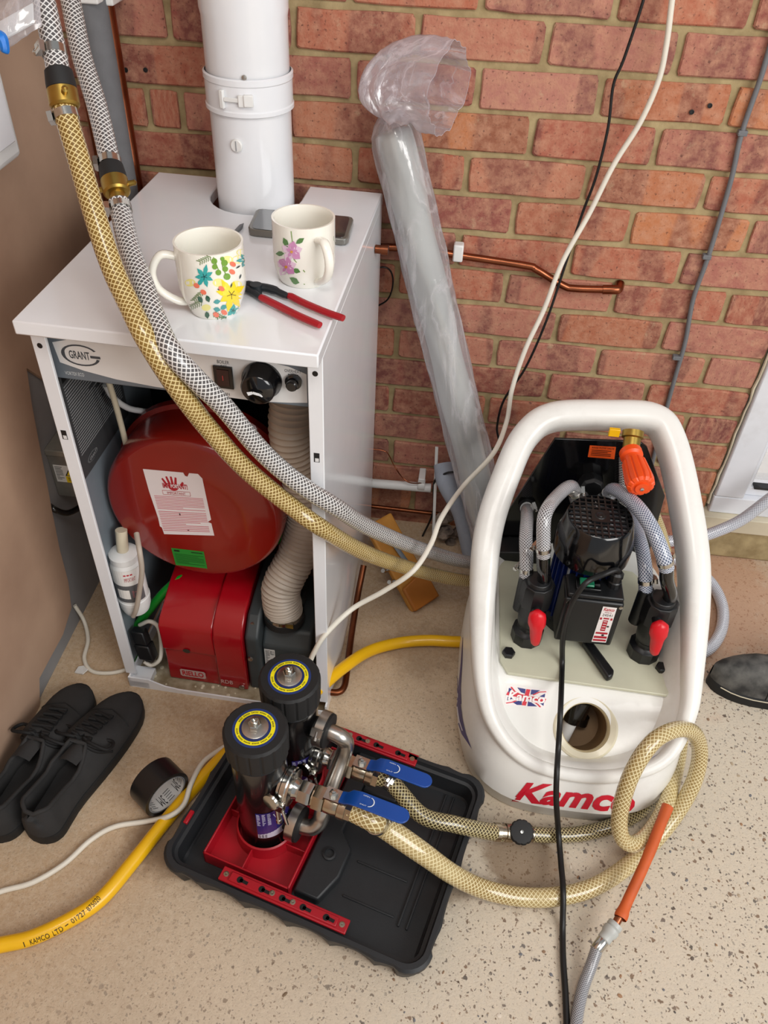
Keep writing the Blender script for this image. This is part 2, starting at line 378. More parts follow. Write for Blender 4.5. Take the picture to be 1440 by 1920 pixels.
def floor_mat():
    t=NT('worn_concrete').set(.8); o=t.obj()
    big=t.noise(2.6,6,o,.65); col=t.mix(t.ramp(big,[(.36,0.),(.66,1.)]),lin((200,172,140)),lin((176,148,116)))
    sp=t.n('ShaderNodeSeparateXYZ'); t.l(o,sp.inputs[0])
    # exposed aggregate grows towards the worn side of the slab
    wear=t.n('ShaderNodeMapRange'); wear.inputs[1].default_value=-.45; wear.inputs[2].default_value=.35; t.l(t.val(t.val(sp.outputs[0],'SUBTRACT',t.val(sp.outputs[1],'MULTIPLY',.9)),'SUBTRACT',.75),wear.inputs[0])
    col=t.mix(wear.outputs[0],col,lin((208,196,178)))
    f=t.noise(90,8,o,.8); col=t.mix(t.ramp(f,[(.42,0.),(.66,.5)]),col,lin((222,206,182)))
    g=t.noise(240,4,o,.7); col=t.mix(t.ramp(g,[(.30,.65),(.43,0.)]),col,lin((112,92,74)))
    wv=t.n('ShaderNodeVectorMath',operation='ADD'); t.l(o,wv.inputs[0]); nz=t.n('ShaderNodeTexNoise'); nz.inputs['Scale'].default_value=130; t.l(o,nz.inputs['Vector']); wm=t.n('ShaderNodeVectorMath',operation='SCALE'); wm.inputs['Scale'].default_value=.011; t.l(nz.outputs['Color'],wm.inputs[0]); t.l(wm.outputs[0],wv.inputs[1])
    for sc,thr,pk,amt in ((95,.30,.86,1.),(190,.34,.72,.9)):
        v=t.n('ShaderNodeTexVoronoi'); v.inputs['Scale'].default_value=sc; t.l(wv.outputs[0],v.inputs['Vector'])
        cc=t.n('ShaderNodeSeparateColor'); t.l(v.outputs['Color'],cc.inputs[0])
        pick=t.ramp(cc.outputs[0],[(pk,0.),(pk+.02,1.)]); d=t.ramp(v.outputs['Distance'],[(thr,1.),(thr+.08,0.)])
        mk=t.val(t.val(pick,'MULTIPLY',d),'MULTIPLY',t.val(t.val(wear.outputs[0],'MULTIPLY',amt*.8),'ADD',.08))
        col=t.mix(mk,col,t.ramp(cc.outputs[1],[(0,lin((84,68,56))),(.4,lin((132,104,80))),(.7,lin((100,94,92))),(.85,lin((70,58,50))),(1,lin((222,210,192)))]))
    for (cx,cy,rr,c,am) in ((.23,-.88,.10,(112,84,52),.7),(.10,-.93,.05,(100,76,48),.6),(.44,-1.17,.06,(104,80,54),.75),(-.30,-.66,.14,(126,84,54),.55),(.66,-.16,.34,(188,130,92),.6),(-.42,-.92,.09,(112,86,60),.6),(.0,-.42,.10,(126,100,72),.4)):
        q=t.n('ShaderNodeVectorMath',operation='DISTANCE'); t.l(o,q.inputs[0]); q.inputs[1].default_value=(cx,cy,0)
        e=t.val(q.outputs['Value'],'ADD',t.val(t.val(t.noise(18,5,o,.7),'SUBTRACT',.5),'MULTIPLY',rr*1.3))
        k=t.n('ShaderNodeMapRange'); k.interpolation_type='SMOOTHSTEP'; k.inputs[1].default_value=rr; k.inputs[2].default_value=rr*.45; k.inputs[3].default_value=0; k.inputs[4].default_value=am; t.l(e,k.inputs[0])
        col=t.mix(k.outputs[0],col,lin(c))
    t.color(col); t.bump(t.val(g,'ADD',f),.5,.003); return t.m
m_floor=floor_mat()
m_plaster=M('pink_plaster',(186,154,130),.85,var=.13,vs=5,c2=(166,134,112),bump=.1,bs=30)
m_bare=M('grey_render',(150,150,152),.85,var=.2,vs=7,bump=.15,bs=60)
m_paving=M('pale_paving',(232,228,222),.9,var=.15,vs=3)
def struct(o): o['kind']='structure'; return o
# ---------------------------------------------------------------- large structure
DX0,DX1,DZ0,DZ1=.662,1.56,.145,2.08       # door opening in the back wall
XL=-.772
fl=struct(MB().box(XL-.1,2.6,-3.0,.12,-.1,0).build('floor',m_floor,o=V((0,0,0))))
wb=struct(MB().box(XL-.1,DX0,.007,.12,0,2.4).box(DX0,DX1,.007,.12,DZ1,2.4).box(DX1,2.6,.007,.12,0,2.4).build('wall_back',m_mortar,o=V((0,0,0))))
def brick_mesh(seed,L=.215,H=.0635):
    r=random.Random(seed); P=[]
    for (x,z,nx,nz) in [(-L/2,-H/2,0,0)]: pass
    pts=[(-L/2+.004,-H/2),(-.05,-H/2),(.05,-H/2),(L/2-.004,-H/2),(L/2,-H/2+.005),(L/2,0),(L/2,H/2-.005),(L/2-.004,H/2),(.05,H/2),(-.05,H/2),(-L/2+.004,H/2),(-L/2,H/2-.005),(-L/2,0),(-L/2,-H/2+.005)]
    pts=[(x+r.uniform(-.0018,.0018),z+r.uniform(-.0016,.0016)) for x,z in pts]; n=len(pts)
    vs=[];
    for y,s in ((.04,0),(.003,0),(0,.0028)): vs+=[V((x*(1-s*2/L),y+(r.uniform(-.0006,.0006) if y==0 else 0),z*(1-s*2/H))) for x,z in pts]
    fs=[(i,(i+1)%n,n+(i+1)%n,n+i) for i in range(n)]+[(n+i,n+(i+1)%n,2*n+(i+1)%n,2*n+i) for i in range(n)]+[tuple(range(2*n,3*n))]
    me=bpy.data.meshes.new('brick'); me.from_pydata(vs,[],fs); me.update(); me.materials.append(m_brick); me.polygons.foreach_set('use_smooth',[True]*len(fs)); me.set_sharp_from_angle(angle=.5); return me
bmeshes=[brick_mesh(i) for i in range(5)]
zc=lambda k:.185+.075*(14-k)
ROWS={0:[(657,3),(902,20),(1154,17),(1411,32)],1:[(315,42),(550,54),(783,61),(1025,86),(1271,105)],2:[(663,145),(895,163),(1125,182),(1371,198)],3:[(278,204),(340,208),(540,224),(997,252),(1231,272)],4:[(665,307),(874,326),(1098,348),(1323,358)],
 5:[(962,409),(1180,432),(1402,448)],6:[(860,457),(1066,505),(1275,512)],7:[(946,546),(1149,569),(1360,582)],8:[(1042,617),(1242,630)],9:[(743,642),(928,660),(1117,684),(1322,694)],10:[(1025,723),(1210,742)],11:[(733,751),(912,765)],13:[(733,843)]}
def lay(xs,k,x0,x1,z0=None):
    n=0
    for a,b in zip(xs,xs[1:]):
        a2=max(a+.006,x0);b2=min(b-.006,x1)
        if b2-a2<.02: continue
        o=bpy.data.objects.new('brick',bmeshes[rnd.randrange(5)]); SC.collection.objects.link(o); o.parent=wb
        o.location=((a2+b2)/2,rnd.uniform(-.001,.0015),(zc(k)+zc(k+1))/2+rnd.uniform(-.0012,.0012)); o.scale=((b2-a2)/.215,1,1); o.rotation_euler=(0,rnd.uniform(-.006,.006),0)
last={0:0.,1:.11}
for k in range(-15,17):
    if k in ROWS: js=sorted(at(*q,y=0).x for q in ROWS[k])
    else: js=[ {0:.0,1:.1125}[k%2]+.05+rnd.uniform(-.01,.01)]
    while js[0]>XL: js.insert(0,js[0]-.225)
    full=[js[0]]
    for b in js[1:]:
        g=b-full[-1]; m=max(1,round(g/.225))
        for i in range(1,m): full.append(full[-1]+g/m)
        full.append(b)
    js=full
    xr=2.55 if zc(k+1)>DZ1 else DX0-.004
    while js[-1]<xr: js.append(js[-1]+.225)
    lay(js,k,XL+.002,xr)
struct(MB().box(XL-.1,XL,-3.0,.007,0,2.4).build('wall_left',m_bare,o=V((0,0,0))))
# plaster skim on the left wall stops at a ragged edge above and in front of the bare render
edge=[(50,690),(60,760),(75,840),(88,905),(98,960),(112,1030),(128,1090),(134,1140),(118,1190),(92,1238),(74,1272)]
ep=[at(px,py,x=XL+.008) for px,py in edge]
poly=[(-3.0,0.0),(-3.0,2.4),(.006,2.4),(.006,.40),(ep[0].y+.14,.46)]+[(q.y,max(q.z,.012)) for q in ep]+[(ep[-1].y-.03,0.0)]
pl=MB().prism(poly,0,.008,lambda s,t,h:V((XL+h,s,t))).build('plaster_skim',m_plaster,bpy.data.objects['wall_left'])
# door frame with glass
dr=struct(new_empty('door_1',((DX0+DX1)/2,0,DZ0)))
J=.072
MB().box(DX0+.004,DX0+J,-.012,.06,DZ0+.05,DZ1).build('door_frame',m_upvc,dr,bev=.004)
MB().box(DX1-J,DX1,-.012,.06,DZ0+.05,DZ1).build('door_frame',m_upvc,dr,bev=.004)
MB().box(DX0+J,DX1-J,-.012,.06,DZ1-J,DZ1).build('door_frame',m_upvc,dr,bev=.004)
MB().prism([(DX0+.004,DZ0),(DX1,DZ0),(DX1,DZ0+.05),(DX0+.004,DZ0+.05)],0,.072,lambda s,t,h:V((s,-.012+h,t))).build('door_frame',m_upvc,dr,bev=.003)
MB().box(DX0+J,DX1-J,.005,.02,DZ0+.05,DZ0+.075).build('glazing_bead',m_upvc,dr,bev=.003)
MB().box(DX0+J,DX0+J+.014,.005,.02,DZ0+.07,DZ1-J).build('glazing_bead',m_upvc,dr,bev=.003)
MB().box(DX0+J,DX1-J,.024,.03,DZ0+.05,DZ1-J).build('glass_pane',m_glass,dr)
MB().box(DX0+J+.02,DX0+J+.16,.0,.02,DZ0+.074,DZ0+.08).build('door_seal',m_rubber,dr)
struct(MB().box(DX0-.02,DX1,-.03,.06,DZ0-.045,DZ0).build('trim_1',m_cream,bev=.003))
struct(MB().box(DX0-.03,DX1,-.012,.1,0,DZ0-.046).build('trim_2',m_mortar,bev=.006))
for nm,px,py in (('drill_hole',236,131),('drill_hole',273,131),('drill_hole',1297,210),('drill_hole',1331,198)):
    q=at(px,py,y=-.0008); MB().lathe([(.0042,0),(.0042,.0012),(.003,.0014),(.003,-.004),(.0002,-.004)],q,V((0,-1,0)),12).build(nm,m_rubber,wb)
# caulk line beside the door frame
mb=MB(); P=[V((DX0+rnd.uniform(-.002,.002),-.002,DZ0+.02+i*.03)) for i in range(30)]
mb.tube(P,[.0022+rnd.uniform(0,.0018) for _ in P],6).build('sealant_bead',m_cream,dr)
struct(MB().box(.2,6,.12,6,-.02,.10).build('ground_outside',m_paving,o=V((0,0,0))))
# stones showing in the worn concrete
mb=MB(); r2=random.Random(3)
for i in range(520):
    x=r2.uniform(-.2,.78);y=r2.uniform(-1.32,-.35)
    if r2.random()>min(1,max(.03,(x-.9*y-.7)/.75)): continue
    a=r2.uniform(.0015,.0042)*(1.6 if r2.random()<.12 else 1); rot=r2.uniform(0,3.14); c=(r2.choice([(104,92,82),(140,112,88),(88,82,80),(176,158,134),(120,100,78),(158,122,92),(112,112,116),(212,200,184)]))
    b=a*r2.uniform(.45,.9); vs=[];n=7
    for rr,z in ((1,-.001),(.85,.0008),(.4,.0014)):
        vs+=[V((x+rr*a*math.cos(q*6.283/n+.3)*math.cos(rot)-rr*b*math.sin(q*6.283/n+.3)*math.sin(rot),y+rr*a*math.cos(q*6.283/n+.3)*math.sin(rot)+rr*b*math.sin(q*6.283/n+.3)*math.cos(rot),z)) for q in range(n)]
    fs=[(j*n+q,j*n+(q+1)%n,(j+1)*n+(q+1)%n,(j+1)*n+q) for j in (0,1) for q in range(n)]+[tuple(range(2*n,3*n))]
    mb.add(vs,fs)
    for q in range(len(fs)): mb.c[-1-q]=c
o=mb.build('aggregate_stones',print_mat('stone_colours',.8),fl); o['kind']='stuff'
# ---------------------------------------------------------------- boiler (its own axes: u right, v back, z up)
BX,BY,BW,BD,BZ=-.6057,-.6227,.426,.583,.8724; _c,_s=math.cos(-.03563),math.sin(-.03563)
bw=lambda u,v,z:V((BX+u*_c-v*_s,BY+u*_s+v*_c,z))
BU=V((_c,_s,0)); BV=V((-_s,_c,0)); BZZ=V((0,0,1))
def bl(px,py,v=None,z=None,u=None):
    if v is not None: return at(px,py,plane=(bw(0,v,0),BV))
    if u is not None: return at(px,py,plane=(bw(u,0,0),BU))
    return at(px,py,z=z)
boiler=thing('boiler','white floor-standing boiler with its front cover off','boiler',bw(BW/2,BD/2,0))
fc=(.208,.511)
notch=[(.291,BD)]+[(fc[0]+.083*math.cos(a),fc[1]+.083*math.sin(a)) for a in [-i*math.pi/14 for i in range(15)]]+[(.125,BD)]
MB().prism([(-.004,0),(.431,0),(.431,BD)]+notch+[(-.004,BD)],BZ-.022,BZ,bw).build('lid',m_white,boiler,bev=.0025)
def fl3(pts,u0,u1): return [bw(u,v,z) for u,v,z in pts]
for nm,s,ua,ub in (('side_panel',1,-.002,.021),('side_panel',-1,.408,.4305)):
    mb=MB()
    if s==1: prof=[(ua,.56),(ua,.03),(ub,.03),(ub,.036),(ua+.003,.036),(ua+.003,.56)]
    else: prof=[(ub,.58),(ub,.03),(ua,.03),(ua,.036),(ub-.003,.036),(ub-.003,.58)]
    sp_=mb.prism(prof,.031,BZ-.0222,bw).build(nm,m_white,boiler,bev=.0012)
    d=Decal(lambda a,b,h:bw(a,.03-h,b))
    cu=(ua+ub)/2
    d.disc((12,12,14),(cu,.817 if s==1 else .823),.0042,.0045)
    d.build('fixing_hole',m_print,sp_,recalc=False); d=Decal(d.fn)
    zc_=.655 if s==1 else .672
    d.rect((20,20,22),cu-.005,zc_-.009,cu+.004,zc_+.009); d.rect((225,225,225),cu-.003,zc_-.008,cu+.003,zc_-.001,2)
    d.build('latch_slot',m_print,sp_,recalc=False)
MB().box(.002,.0035,.04,.5,.03,.84,bw).build('inner_liner',m_liner,boiler)
MB().box(.0035,.428,.36,.40,.33,.85,bw).build('heat_exchanger',m_dark,boiler,bev=.01)
MB().box(.004,.428,.30,.34,.60,.78,bw).build('exchanger_door',m_dark,boiler,bev=.004)
MB().box(.10,.428,.30,.36,.14,.40,bw).build('insulation_pad',M('brown_insulation',(120,84,74),.95,var=.5,vs=50,bump=1,bs=90),boiler,bev=.01)
# exchanger studs
for px,py in ((232,772),):
    q=bl(px,py,v=.298); MB().lathe([(.009,0),(.009,.008),(.005,.008),(.005,.022)],q,-BV,6).build('door_stud',m_steel,boiler)
d=Decal(lambda a,b,h:bw(.0036+h,.06+.2*a,.745-.21*b))
d.rect((66,68,70),0,0,1,1); d.rect((20,22,24),.05,.03,.5,.1,2); d.lines((150,152,154),.05,.13,.95,.8,26,.4); d.disc((150,152,154),(.22,.9),.1,.04); d.disc((66,68,70),(.22,.9),.08,.03,3); d.text('GRANT',(170,170,172),.16,.885,.29,.915,4)
d.build('data_plate',m_print,boiler,recalc=False)
# control panel
cp=MB().box(.006,.408,.05,.12,.749,.836,bw).build('control_panel',m_grey,boiler,bev=.002)
cm=lambda a,b,h:bw(.006+.402*a,.05-h,.836-.087*b)
d=Decal(cm)
up=[(.03,.27),(.09,.19),(.2,.13),(.35,.1),(.6,.09),(.8,.14),(.92,.22),(.985,.33)]; lo=[(.985,.90),(.92,.94),(.8,.99),(.6,.97),(.4,.94),(.25,.88),(.13,.78),(.04,.66)]
d.poly((232,230,228),up+lo)
d.add([cm(.13+(.075*1.0)*math.cos(a)*r_,.47-.21*math.sin(a)*r2_,.0006) for a in [math.radians(t) for t in range(32,357,13)] for r_,r2_ in ((1,1),(.80+.12*abs(math.sin(a)),.86))],[(2*i,2*i+2,2*i+3,2*i+1) for i in range(24)],(70,74,80))
d.rect((70,74,80),.167,.455,.206,.505,2); d.text('GRANT',(70,74,80),.085,.39,.165,.55,2,0,.02)
d.text('VORTEX ECO',(220,224,226),.05,.83,.125,.90)
d.text('BOILER',(60,60,62),.655,.245,.70,.31); d.text('OFF',(60,60,62),.665,.335,.69,.395); d.text('ON',(60,60,62),.668,.885,.69,.94)
d.text('HEATING',(60,60,62),.79,.05,.85,.105); d.text('TEMPERATURE',(60,60,62),.772,.125,.868,.185)
d.text('OVERHEAT',(60,60,62),.905,.27,.965,.33); d.text('RESET',(60,60,62),.917,.355,.955,.415)
d.build('panel_print',m_print,cp,recalc=False)
q=bl(420,706,v=.05); MB().box(-.0145,.0145,-.019,.019,0,.004,frame(q,BU,BZZ)).build('rocker_switch',m_blackg,cp,bev=.001)
d=Decal(frame(q-BV*.0043,BU,-BZZ)); d.fn=lambda a,b,h:q-BV*(.0045+h)+BU*(a*.018)+BZZ*(-b*.028)
d.rect((44,8,12),-.5,-.5,.5,.5); d.text('I',(200,60,60),-.05,-.15,.0,.15,2); d.build('switch_rocker',m_gprint,cp,recalc=False)
q=bl(492,711,v=.05); mb=MB().lathe([(.030,0),(.030,.006),(.0265,.009),(.025,.028),(.021,.033),(.0005,.034)],q,-BV,32); mb.prism([(-.022,-.004),(.022,-.004),(.022,.004),(-.022,.004)],.03,.038,frame(q,-BU,BZZ))
kb=mb.build('thermostat_knob',m_blackg,cp,ang=50)
d=Decal(lambda a,b,h:q-BV*(.0385+h)+BU*(a)-BZZ*b); d.strip((240,240,240),[(-.012,.002),(-.004,-.001),(.006,.001),(.010,.004)],[.003,.0022,.0022,.001]); d.build('pointer_mark',m_print,kb,recalc=False)
q=bl(551,714,v=.05); MB().lathe([(.0125,0),(.0125,.005),(.0085,.006),(.0085,.016),(.007,.018),(.0003,.018)],q,-BV,20).build('reset_button',m_blackg,cp)
for px,py in ((83,634),(96,681)):
    MB().lathe([(.0045,0),(.0045,.002),(.002,.004),(.0002,.004)],bl(px,py,v=.036),-BV,10).build('panel_screw',m_steel,cp)
# base tray
mb=MB(); mb.prism([(.006,0),(.43,0),(.43,.012),(.115,.012),(.085,.016),(.05,.031),(.006,.031)],0,.003,lambda a,b,h:bw(a,.02+h,b))
mb.box(.006,.010,.02,.55,0,.03,bw).box(.426,.43,.02,.55,0,.03,bw).box(.006,.05,.02,.06,.003,.02,bw)
mb.build('base_tray',m_white,boiler)
MB().box(.010,.426,.023,.56,0,.003,bw).build('base_floor',M('dusty_base',(128,112,84),.9,var=.4,vs=40,bump=.4,bs=120,c2=(176,164,140)),boiler)
mb=MB(); r2=random.Random(5)
for i in range(60):
    u=r2.uniform(.02,.36);v=r2.uniform(.03,.09); mb.ball(bw(u,v,.004),r2.uniform(.002,.006),6,(1,1,.4))
o=mb.build('insulation_crumbs',m_cream,boiler); o['kind']='stuff'
MB().lathe([(.008,0),(.008,.012),(.010,.012),(.010,.024)],bw(.432,.50,.80),BU,16).build('pipe_stub',m_copper,boiler)
# red expansion vessel
fcen=bw(.172,.10,.452)
vb=MB().lathe([(.02,-.17),(.12,-.155),(.150,-.135),(.160,-.118),(.172,-.112),(.172,-.096),(.165,-.090),(.164,-.03),(.163,-.014),(.160,-.006),(.156,-.001),(.151,.001),(.08,.001),(.0005,.001)],fcen,-BV,64)
ves=thing('expansion_vessel','round red expansion vessel with a torn white notice inside the boiler','vessel',bw(.176,.17,.285))
vs_=vb.build('vessel_shell',m_red,ves,ang=40); on=onto(vb.bvh())
d=Decal(quadmap((268,879),(379,889),(402,1004),(302,1001),on)); W_=(232,222,222)
torn=[(0,0),(.68,.0),(.70,.05),(.74,.06),(.78,.0),(.93,.0),(.99,.07),(.995,.45),(1.0,.74),(.93,.78),(.99,.80),(1,1),(.06,1),(.05,.9),(.02,.88),(.03,.75),(.0,.35)]
d.poly(W_,torn); RD=(176,30,44)
hx,hy=.45,.22; d.disc(RD,(hx,hy+.03),.085,.055,2)
for a,b,l in ((.29,.12,.10),(.37,.085,.12),(.45,.08,.12),(.53,.09,.11)): d.strip(RD,[(a,b),(a+(hx-a)*.35,b+l)],[.016,.022],2)
d.strip(RD,[(.64,.16),(.59,.22)],[.016,.022],2)
d.text('IMPORTANT!',RD,.27,.19,.70,.27,3,0,.03); d.text('PORT',W_,.41,.20,.56,.26,4,0,.03)
d.strip(RD,[(.24,.31),(.72,.31),(.72,.375),(.24,.375),(.24,.31)],.003,2); d.text('IMPORTANT',RD,.32,.325,.64,.362,3)
d.lines((206,120,128),.07,.40,.93,.62,9,.4,2,3); d.lines((206,120,128),.07,.64,.93,.96,12,.4,2,4); d.rect((60,20,20),.44,.66,.46,.69,3); d.rect((60,20,20),.52,.92,.55,.93,3)
d.build('paper_notice',m_print,ves,recalc=False)
d=Decal(quadmap((321,1027),(382,1034),(389,1066),(330,1059),on)); d.rect((36,132,44),0,0,1,1); d.lines((18,84,26),.06,.3,.95,.9,8,.4); d.rect((10,40,14),.07,.08,.24,.18,2); d.rect((14,60,20),.6,.1,.95,.16,2)
d.build('rating_plate',m_print,ves,recalc=False)
# oil burner
bu=thing('oil_burner','red and grey oil burner on the boiler floor under the round vessel','burner',bw(.22,.15,.004))
pr_=[(.052,.006),(.055,.105),(.049,.107),(.049,.178),(.058,.19),(.14,.222),(.20,.235),(.24,.235),(.24,.006)]
cv=MB().prism(pr_,.083,.194,lambda a,b,h:bw(h,a,b)); pr2=[(.049,.006),(.047,.165),(.056,.19),(.085,.212),(.14,.228),(.20,.238),(.24,.238),(.24,.006)]
cv.prism(pr2,.194,.255,lambda a,b,h:bw(h,a,b)); cov=cv.build('burner_cover',m_redb,bu,bev=.008,seg=3,ang=50)
d=Decal(lambda a,b,h:bw(.083+.172*a,.0485-h-.001,.19-.184*b)); 
d.disc((10,6,8),(.30,.42),.045,.035); d.build('inspection_hole',m_gprint,cov,recalc=False)
d=Decal(lambda a,b,h:bw(.11+.055*a,.0505-h,.045-.024*b)); d.poly((196,170,166),[(.06,0),(.94,0),(1,.15),(1,.85),(.94,1),(.06,1),(0,.85),(0,.15)]); d.text('RIELLO',(186,10,28),.08,.16,.92,.84,2,0,.03)
d.build('maker_plate',m_print,cov,recalc=False)
d=Decal(lambda a,b,h:bw(.20+.025*a,.0455-h,.036-.012*b)); d.text('RDB',(206,180,178),0,0,1,1,1); d.build('model_mark',m_print,cov,recalc=False)
for u,z in ((.243,.018),): MB().lathe([(.006,0),(.006,.003),(.0002,.004)],bw(u,.0475,z),-BV,10).build('cover_screw',m_steel,cov)
gb=MB().prism([(.056,.006),(.056,.17),(.09,.205),(.20,.225),(.25,.225),(.25,.006)],.257,.285,lambda a,b,h:bw(h,a,b))
gb.prism([(.075,.006),(.075,.13),(.10,.16),(.20,.17),(.25,.17),(.25,.006)],.285,.385,lambda a,b,h:bw(h,a,b)); gb.box(.29,.355,.10,.19,.15,.185,bw)
m_cast=M('grey_casting',(58,64,66),.5,var=.2,vs=20)
gbo=gb.build('fan_housing',m_cast,bu,bev=.006,seg=3)
MB().lathe([(.041,0),(.041,.016),(.037,.016)],bw(.325,.115,.178),V((0,0,1)),28).build('inlet_collar',m_rubber,bu)
d=Decal(lambda a,b,h:bw(.290+.022*a,.0745-h,.122-.085*b)); d.rect((206,204,200),0,0,1,1); d.lines((60,60,62),.1,.05,.5,.95,24,.45); d.text('RIELLO',(30,30,32),.55,.05,.92,.2); d.build('rating_label',m_print,bu,recalc=False)
for u,z in ((.27,.19),(.268,.115)): MB().lathe([(.005,0),(.005,.004),(.0002,.005)],bw(u,.055,z)-BV*.004+BV*(.03 if z>.17 else 0),-BV,8).build('housing_screw',m_steel,bu)
# flexible duct
ctl=[bw(*q) for q in ((.352,.19,.765),(.350,.17,.70),(.347,.155,.612),(.360,.165,.52),(.366,.17,.42),(.350,.15,.335),(.322,.12,.265),(.324,.115,.205),(.325,.115,.186))]
P=smooth(ctl,26); rr=[.0365+.0022*math.cos(i*math.pi/1.5)+rnd.uniform(-.0006,.0006) for i in range(len(P))]
dt=tag(MB().tube(P,rr,28).build('air_duct',m_duct,ang=60),'grey corrugated flexible air duct rising from the red burner','air duct')
MB().lathe([(.040,0),(.040,.008),(.0375,.008),(.0375,0)],bw(.325,.115,.196),V((.05,0,1)),28,False).box(-.008,.008,-.044,-.036,.0,.012,lambda a,b,h:bw(.345+a,.115+b+.006,.194+h)).build('duct_clamp',m_chrome,dt)
# condensate trap
tc=bw(.030,.080,.205); tr=thing('condensate_trap','white condensate trap bottle with printed label left of the red burner','trap',tc+V((0,0,-.02)))
tb=MB().lathe([(.012,-.018),(.026,-.014),(.030,.0),(.030,.014),(.0315,.016),(.0315,.024),(.030,.026),(.030,.115),(.026,.125),(.0275,.127),(.0275,.140),(.016,.146),(.0005,.147)],tc,seg=28); tb.build('bottle',m_whiteb,tr)
MB().lathe([(.011,0),(.011,.045)],tc+V((0,0,.145)),(.02,.25,1),16).build('inlet_pipe',m_cream,tr)
tm=lambda a,b,h:tc+V((math.sin(a)*(.0303+h),-math.cos(a)*(.0303+h),.118-.088*b))
d=Decal(tm)
for i in range(16):
    a=-1.3+i*.16; d.rect((96,96,98),a,.45,a+.16,.98); d.rect((236,234,230),a,.0,a+.16,.45)
for i in range(4): d.rect((240,236,230),-.5+.2*i,.58,-.3+.2*i,.86,2)
for i in range(3): d.rect((190,40,56),.15+.2*i,.10,.3+.2*i,.14,2)
d.text('IMPORTANT',(180,24,40),.15,.2,.85,.32,2); d.lines((200,120,126),.45,.62,.9,.84,6,.4,3)
d.build('trap_label',m_print,tr,recalc=False)
# small services inside the boiler
def line(name,label,cat,pts,r,mat,n=8,seg=10,group=None,**k):
    o=MB().tube(smooth(pts,n),r,seg,**k).build(name,mat,ang=60); return tag(o,label,cat,group)
line('green_hose','bright green hose running behind the vessel and down beside the plug','hose',[bl(575,990,v=.27),bl(530,1008,v=.28),bl(480,1030,v=.28),bl(420,1056,v=.27),bl(375,1068,v=.20),bl(340,1084,v=.15),bl(310,1108,v=.13),bl(281,1142,v=.115),bl(256,1176,v=.10),bl(247,1208,v=.09),bl(256,1234,v=.09),bl(278,1240,v=.10),bl(300,1238,v=.12)],.0095,m_green)
line('white_flex','cream flex hanging beside the data plate inside the boiler','cable',[bw(.045,.13,.75),bw(.047,.14,.65),bw(.045,.15,.55),bw(.045,.15,.45)],.0052,m_cream)
line('supply_flex','white curved flex below the boiler panel above the vessel','cable',[bl(198,722,v=.16),bl(212,745,v=.17),bl(240,765,v=.19),bl(275,772,v=.22)],.0055,m_whiteb)
line('drain_flex','cream drain flex hanging in front of the white trap bottle','cable',[bl(256,1000,v=.085),bl(262,1035,v=.052),bl(266,1070,v=.045),bl(262,1105,v=.045),bl(256,1140,v=.045),bl(250,1155,v=.05)],.005,m_duct)
line('looped_flex','white looped flex behind the black plug connector','cable',[bl(262,1172,v=.09),bl(280,1165,v=.09),bl(296,1175,v=.09),bl(302,1205,v=.08),bl(300,1235,v=.06),bl(284,1247,v=.05),bl(270,1240,v=.05)],.0045,m_cable)
pg=thing('plug_connector','black plug connector standing on the boiler base beside the red burner','plug',bl(272,1245,v=.055))
q=bl(270,1208,v=.06); ax=(bl(283,1241,v=.05)-bl(258,1178,v=.075)).normalized(); fr_=frame(q,BU,ax)
MB().box(-.014,.014,-.036,-.004,-.012,.012,fr_).box(-.016,.016,-.004,.032,-.014,.014,fr_).box(-.009,.009,.032,.04,-.008,.008,fr_).build('plug_body',m_black,pg,bev=.003)
MB().box(-.011,.011,-.030,-.012,.012,.016,fr_).box(-.012,.012,.004,.026,.014,.0175,fr_).build('plug_clip',m_blackg,pg,bev=.0015)
# ---------------------------------------------------------------- flue
flc=bw(fc[0],fc[1],BZ+.001)
fu=thing('flue_pipe','thick white flue pipe rising from the notch at the back of the boiler','flue',flc)
MB().lathe([(.069,-.03),(.069,.29),(.071,.30),(.071,.75)],flc,seg=48).build('flue_tube',m_white,fu)
q=at(463,190,y=flc.y-.07).z-BZ
bd=MB().lathe([(.0715,q-.028),(.0745,q-.026),(.0745,q-.020),(.073,q-.018),(.073,q+.018),(.0745,q+.020),(.0745,q+.028),(.0715,q+.03)],flc,seg=48,cap=False).build('flue_band',m_white,fu)
def cyl(c,r): return lambda a,b,h:V(c)+V((math.sin(a)*(r+h),-math.cos(a)*(r+h),b))
f_=cyl(flc,.073); a0=-.42
MB().box(a0,a0+.10,q-.014,q+.014,0,.007,f_).box(a0+.10,a0+.55,q-.003,q+.004,.003,.006,f_).box(a0+.42,a0+.60,q-.009,q+.009,0,.006,f_).box(a0+.54,a0+.74,q-.008,q+.010,0,.008,f_).build('band_latch',m_whiteb,bd,bev=.0015)
q2=at(444,273,y=flc.y-.069); n_=(V((q2.x,q2.y,0))-V((flc.x,flc.y,0))).normalized()
q3=V((flc.x,flc.y,q2.z))+n_*.069; MB().lathe([(.0105,0),(.0105,.003),(.009,.0042),(.0003,.0045)],q3,n_,20).build('sample_plug',m_whiteb,fu)
d=Decal(frame(q3+n_*.0048,V((0,0,1)).cross(n_),V((0,0,1)))); d.strip((150,152,156),[(0,-.008),(0,.008)],.0009); d.build('plug_slot',m_print,fu,recalc=False)
q2=at(458,145,y=flc.y-.069); n2=(V((q2.x,q2.y,0))-V((flc.x,flc.y,0))).normalized(); MB().lathe([(.004,0),(.004,.002),(.0002,.003)],V((flc.x,flc.y,q2.z))+n2*.0705,n2,10).build('flue_screw',m_steel,fu)
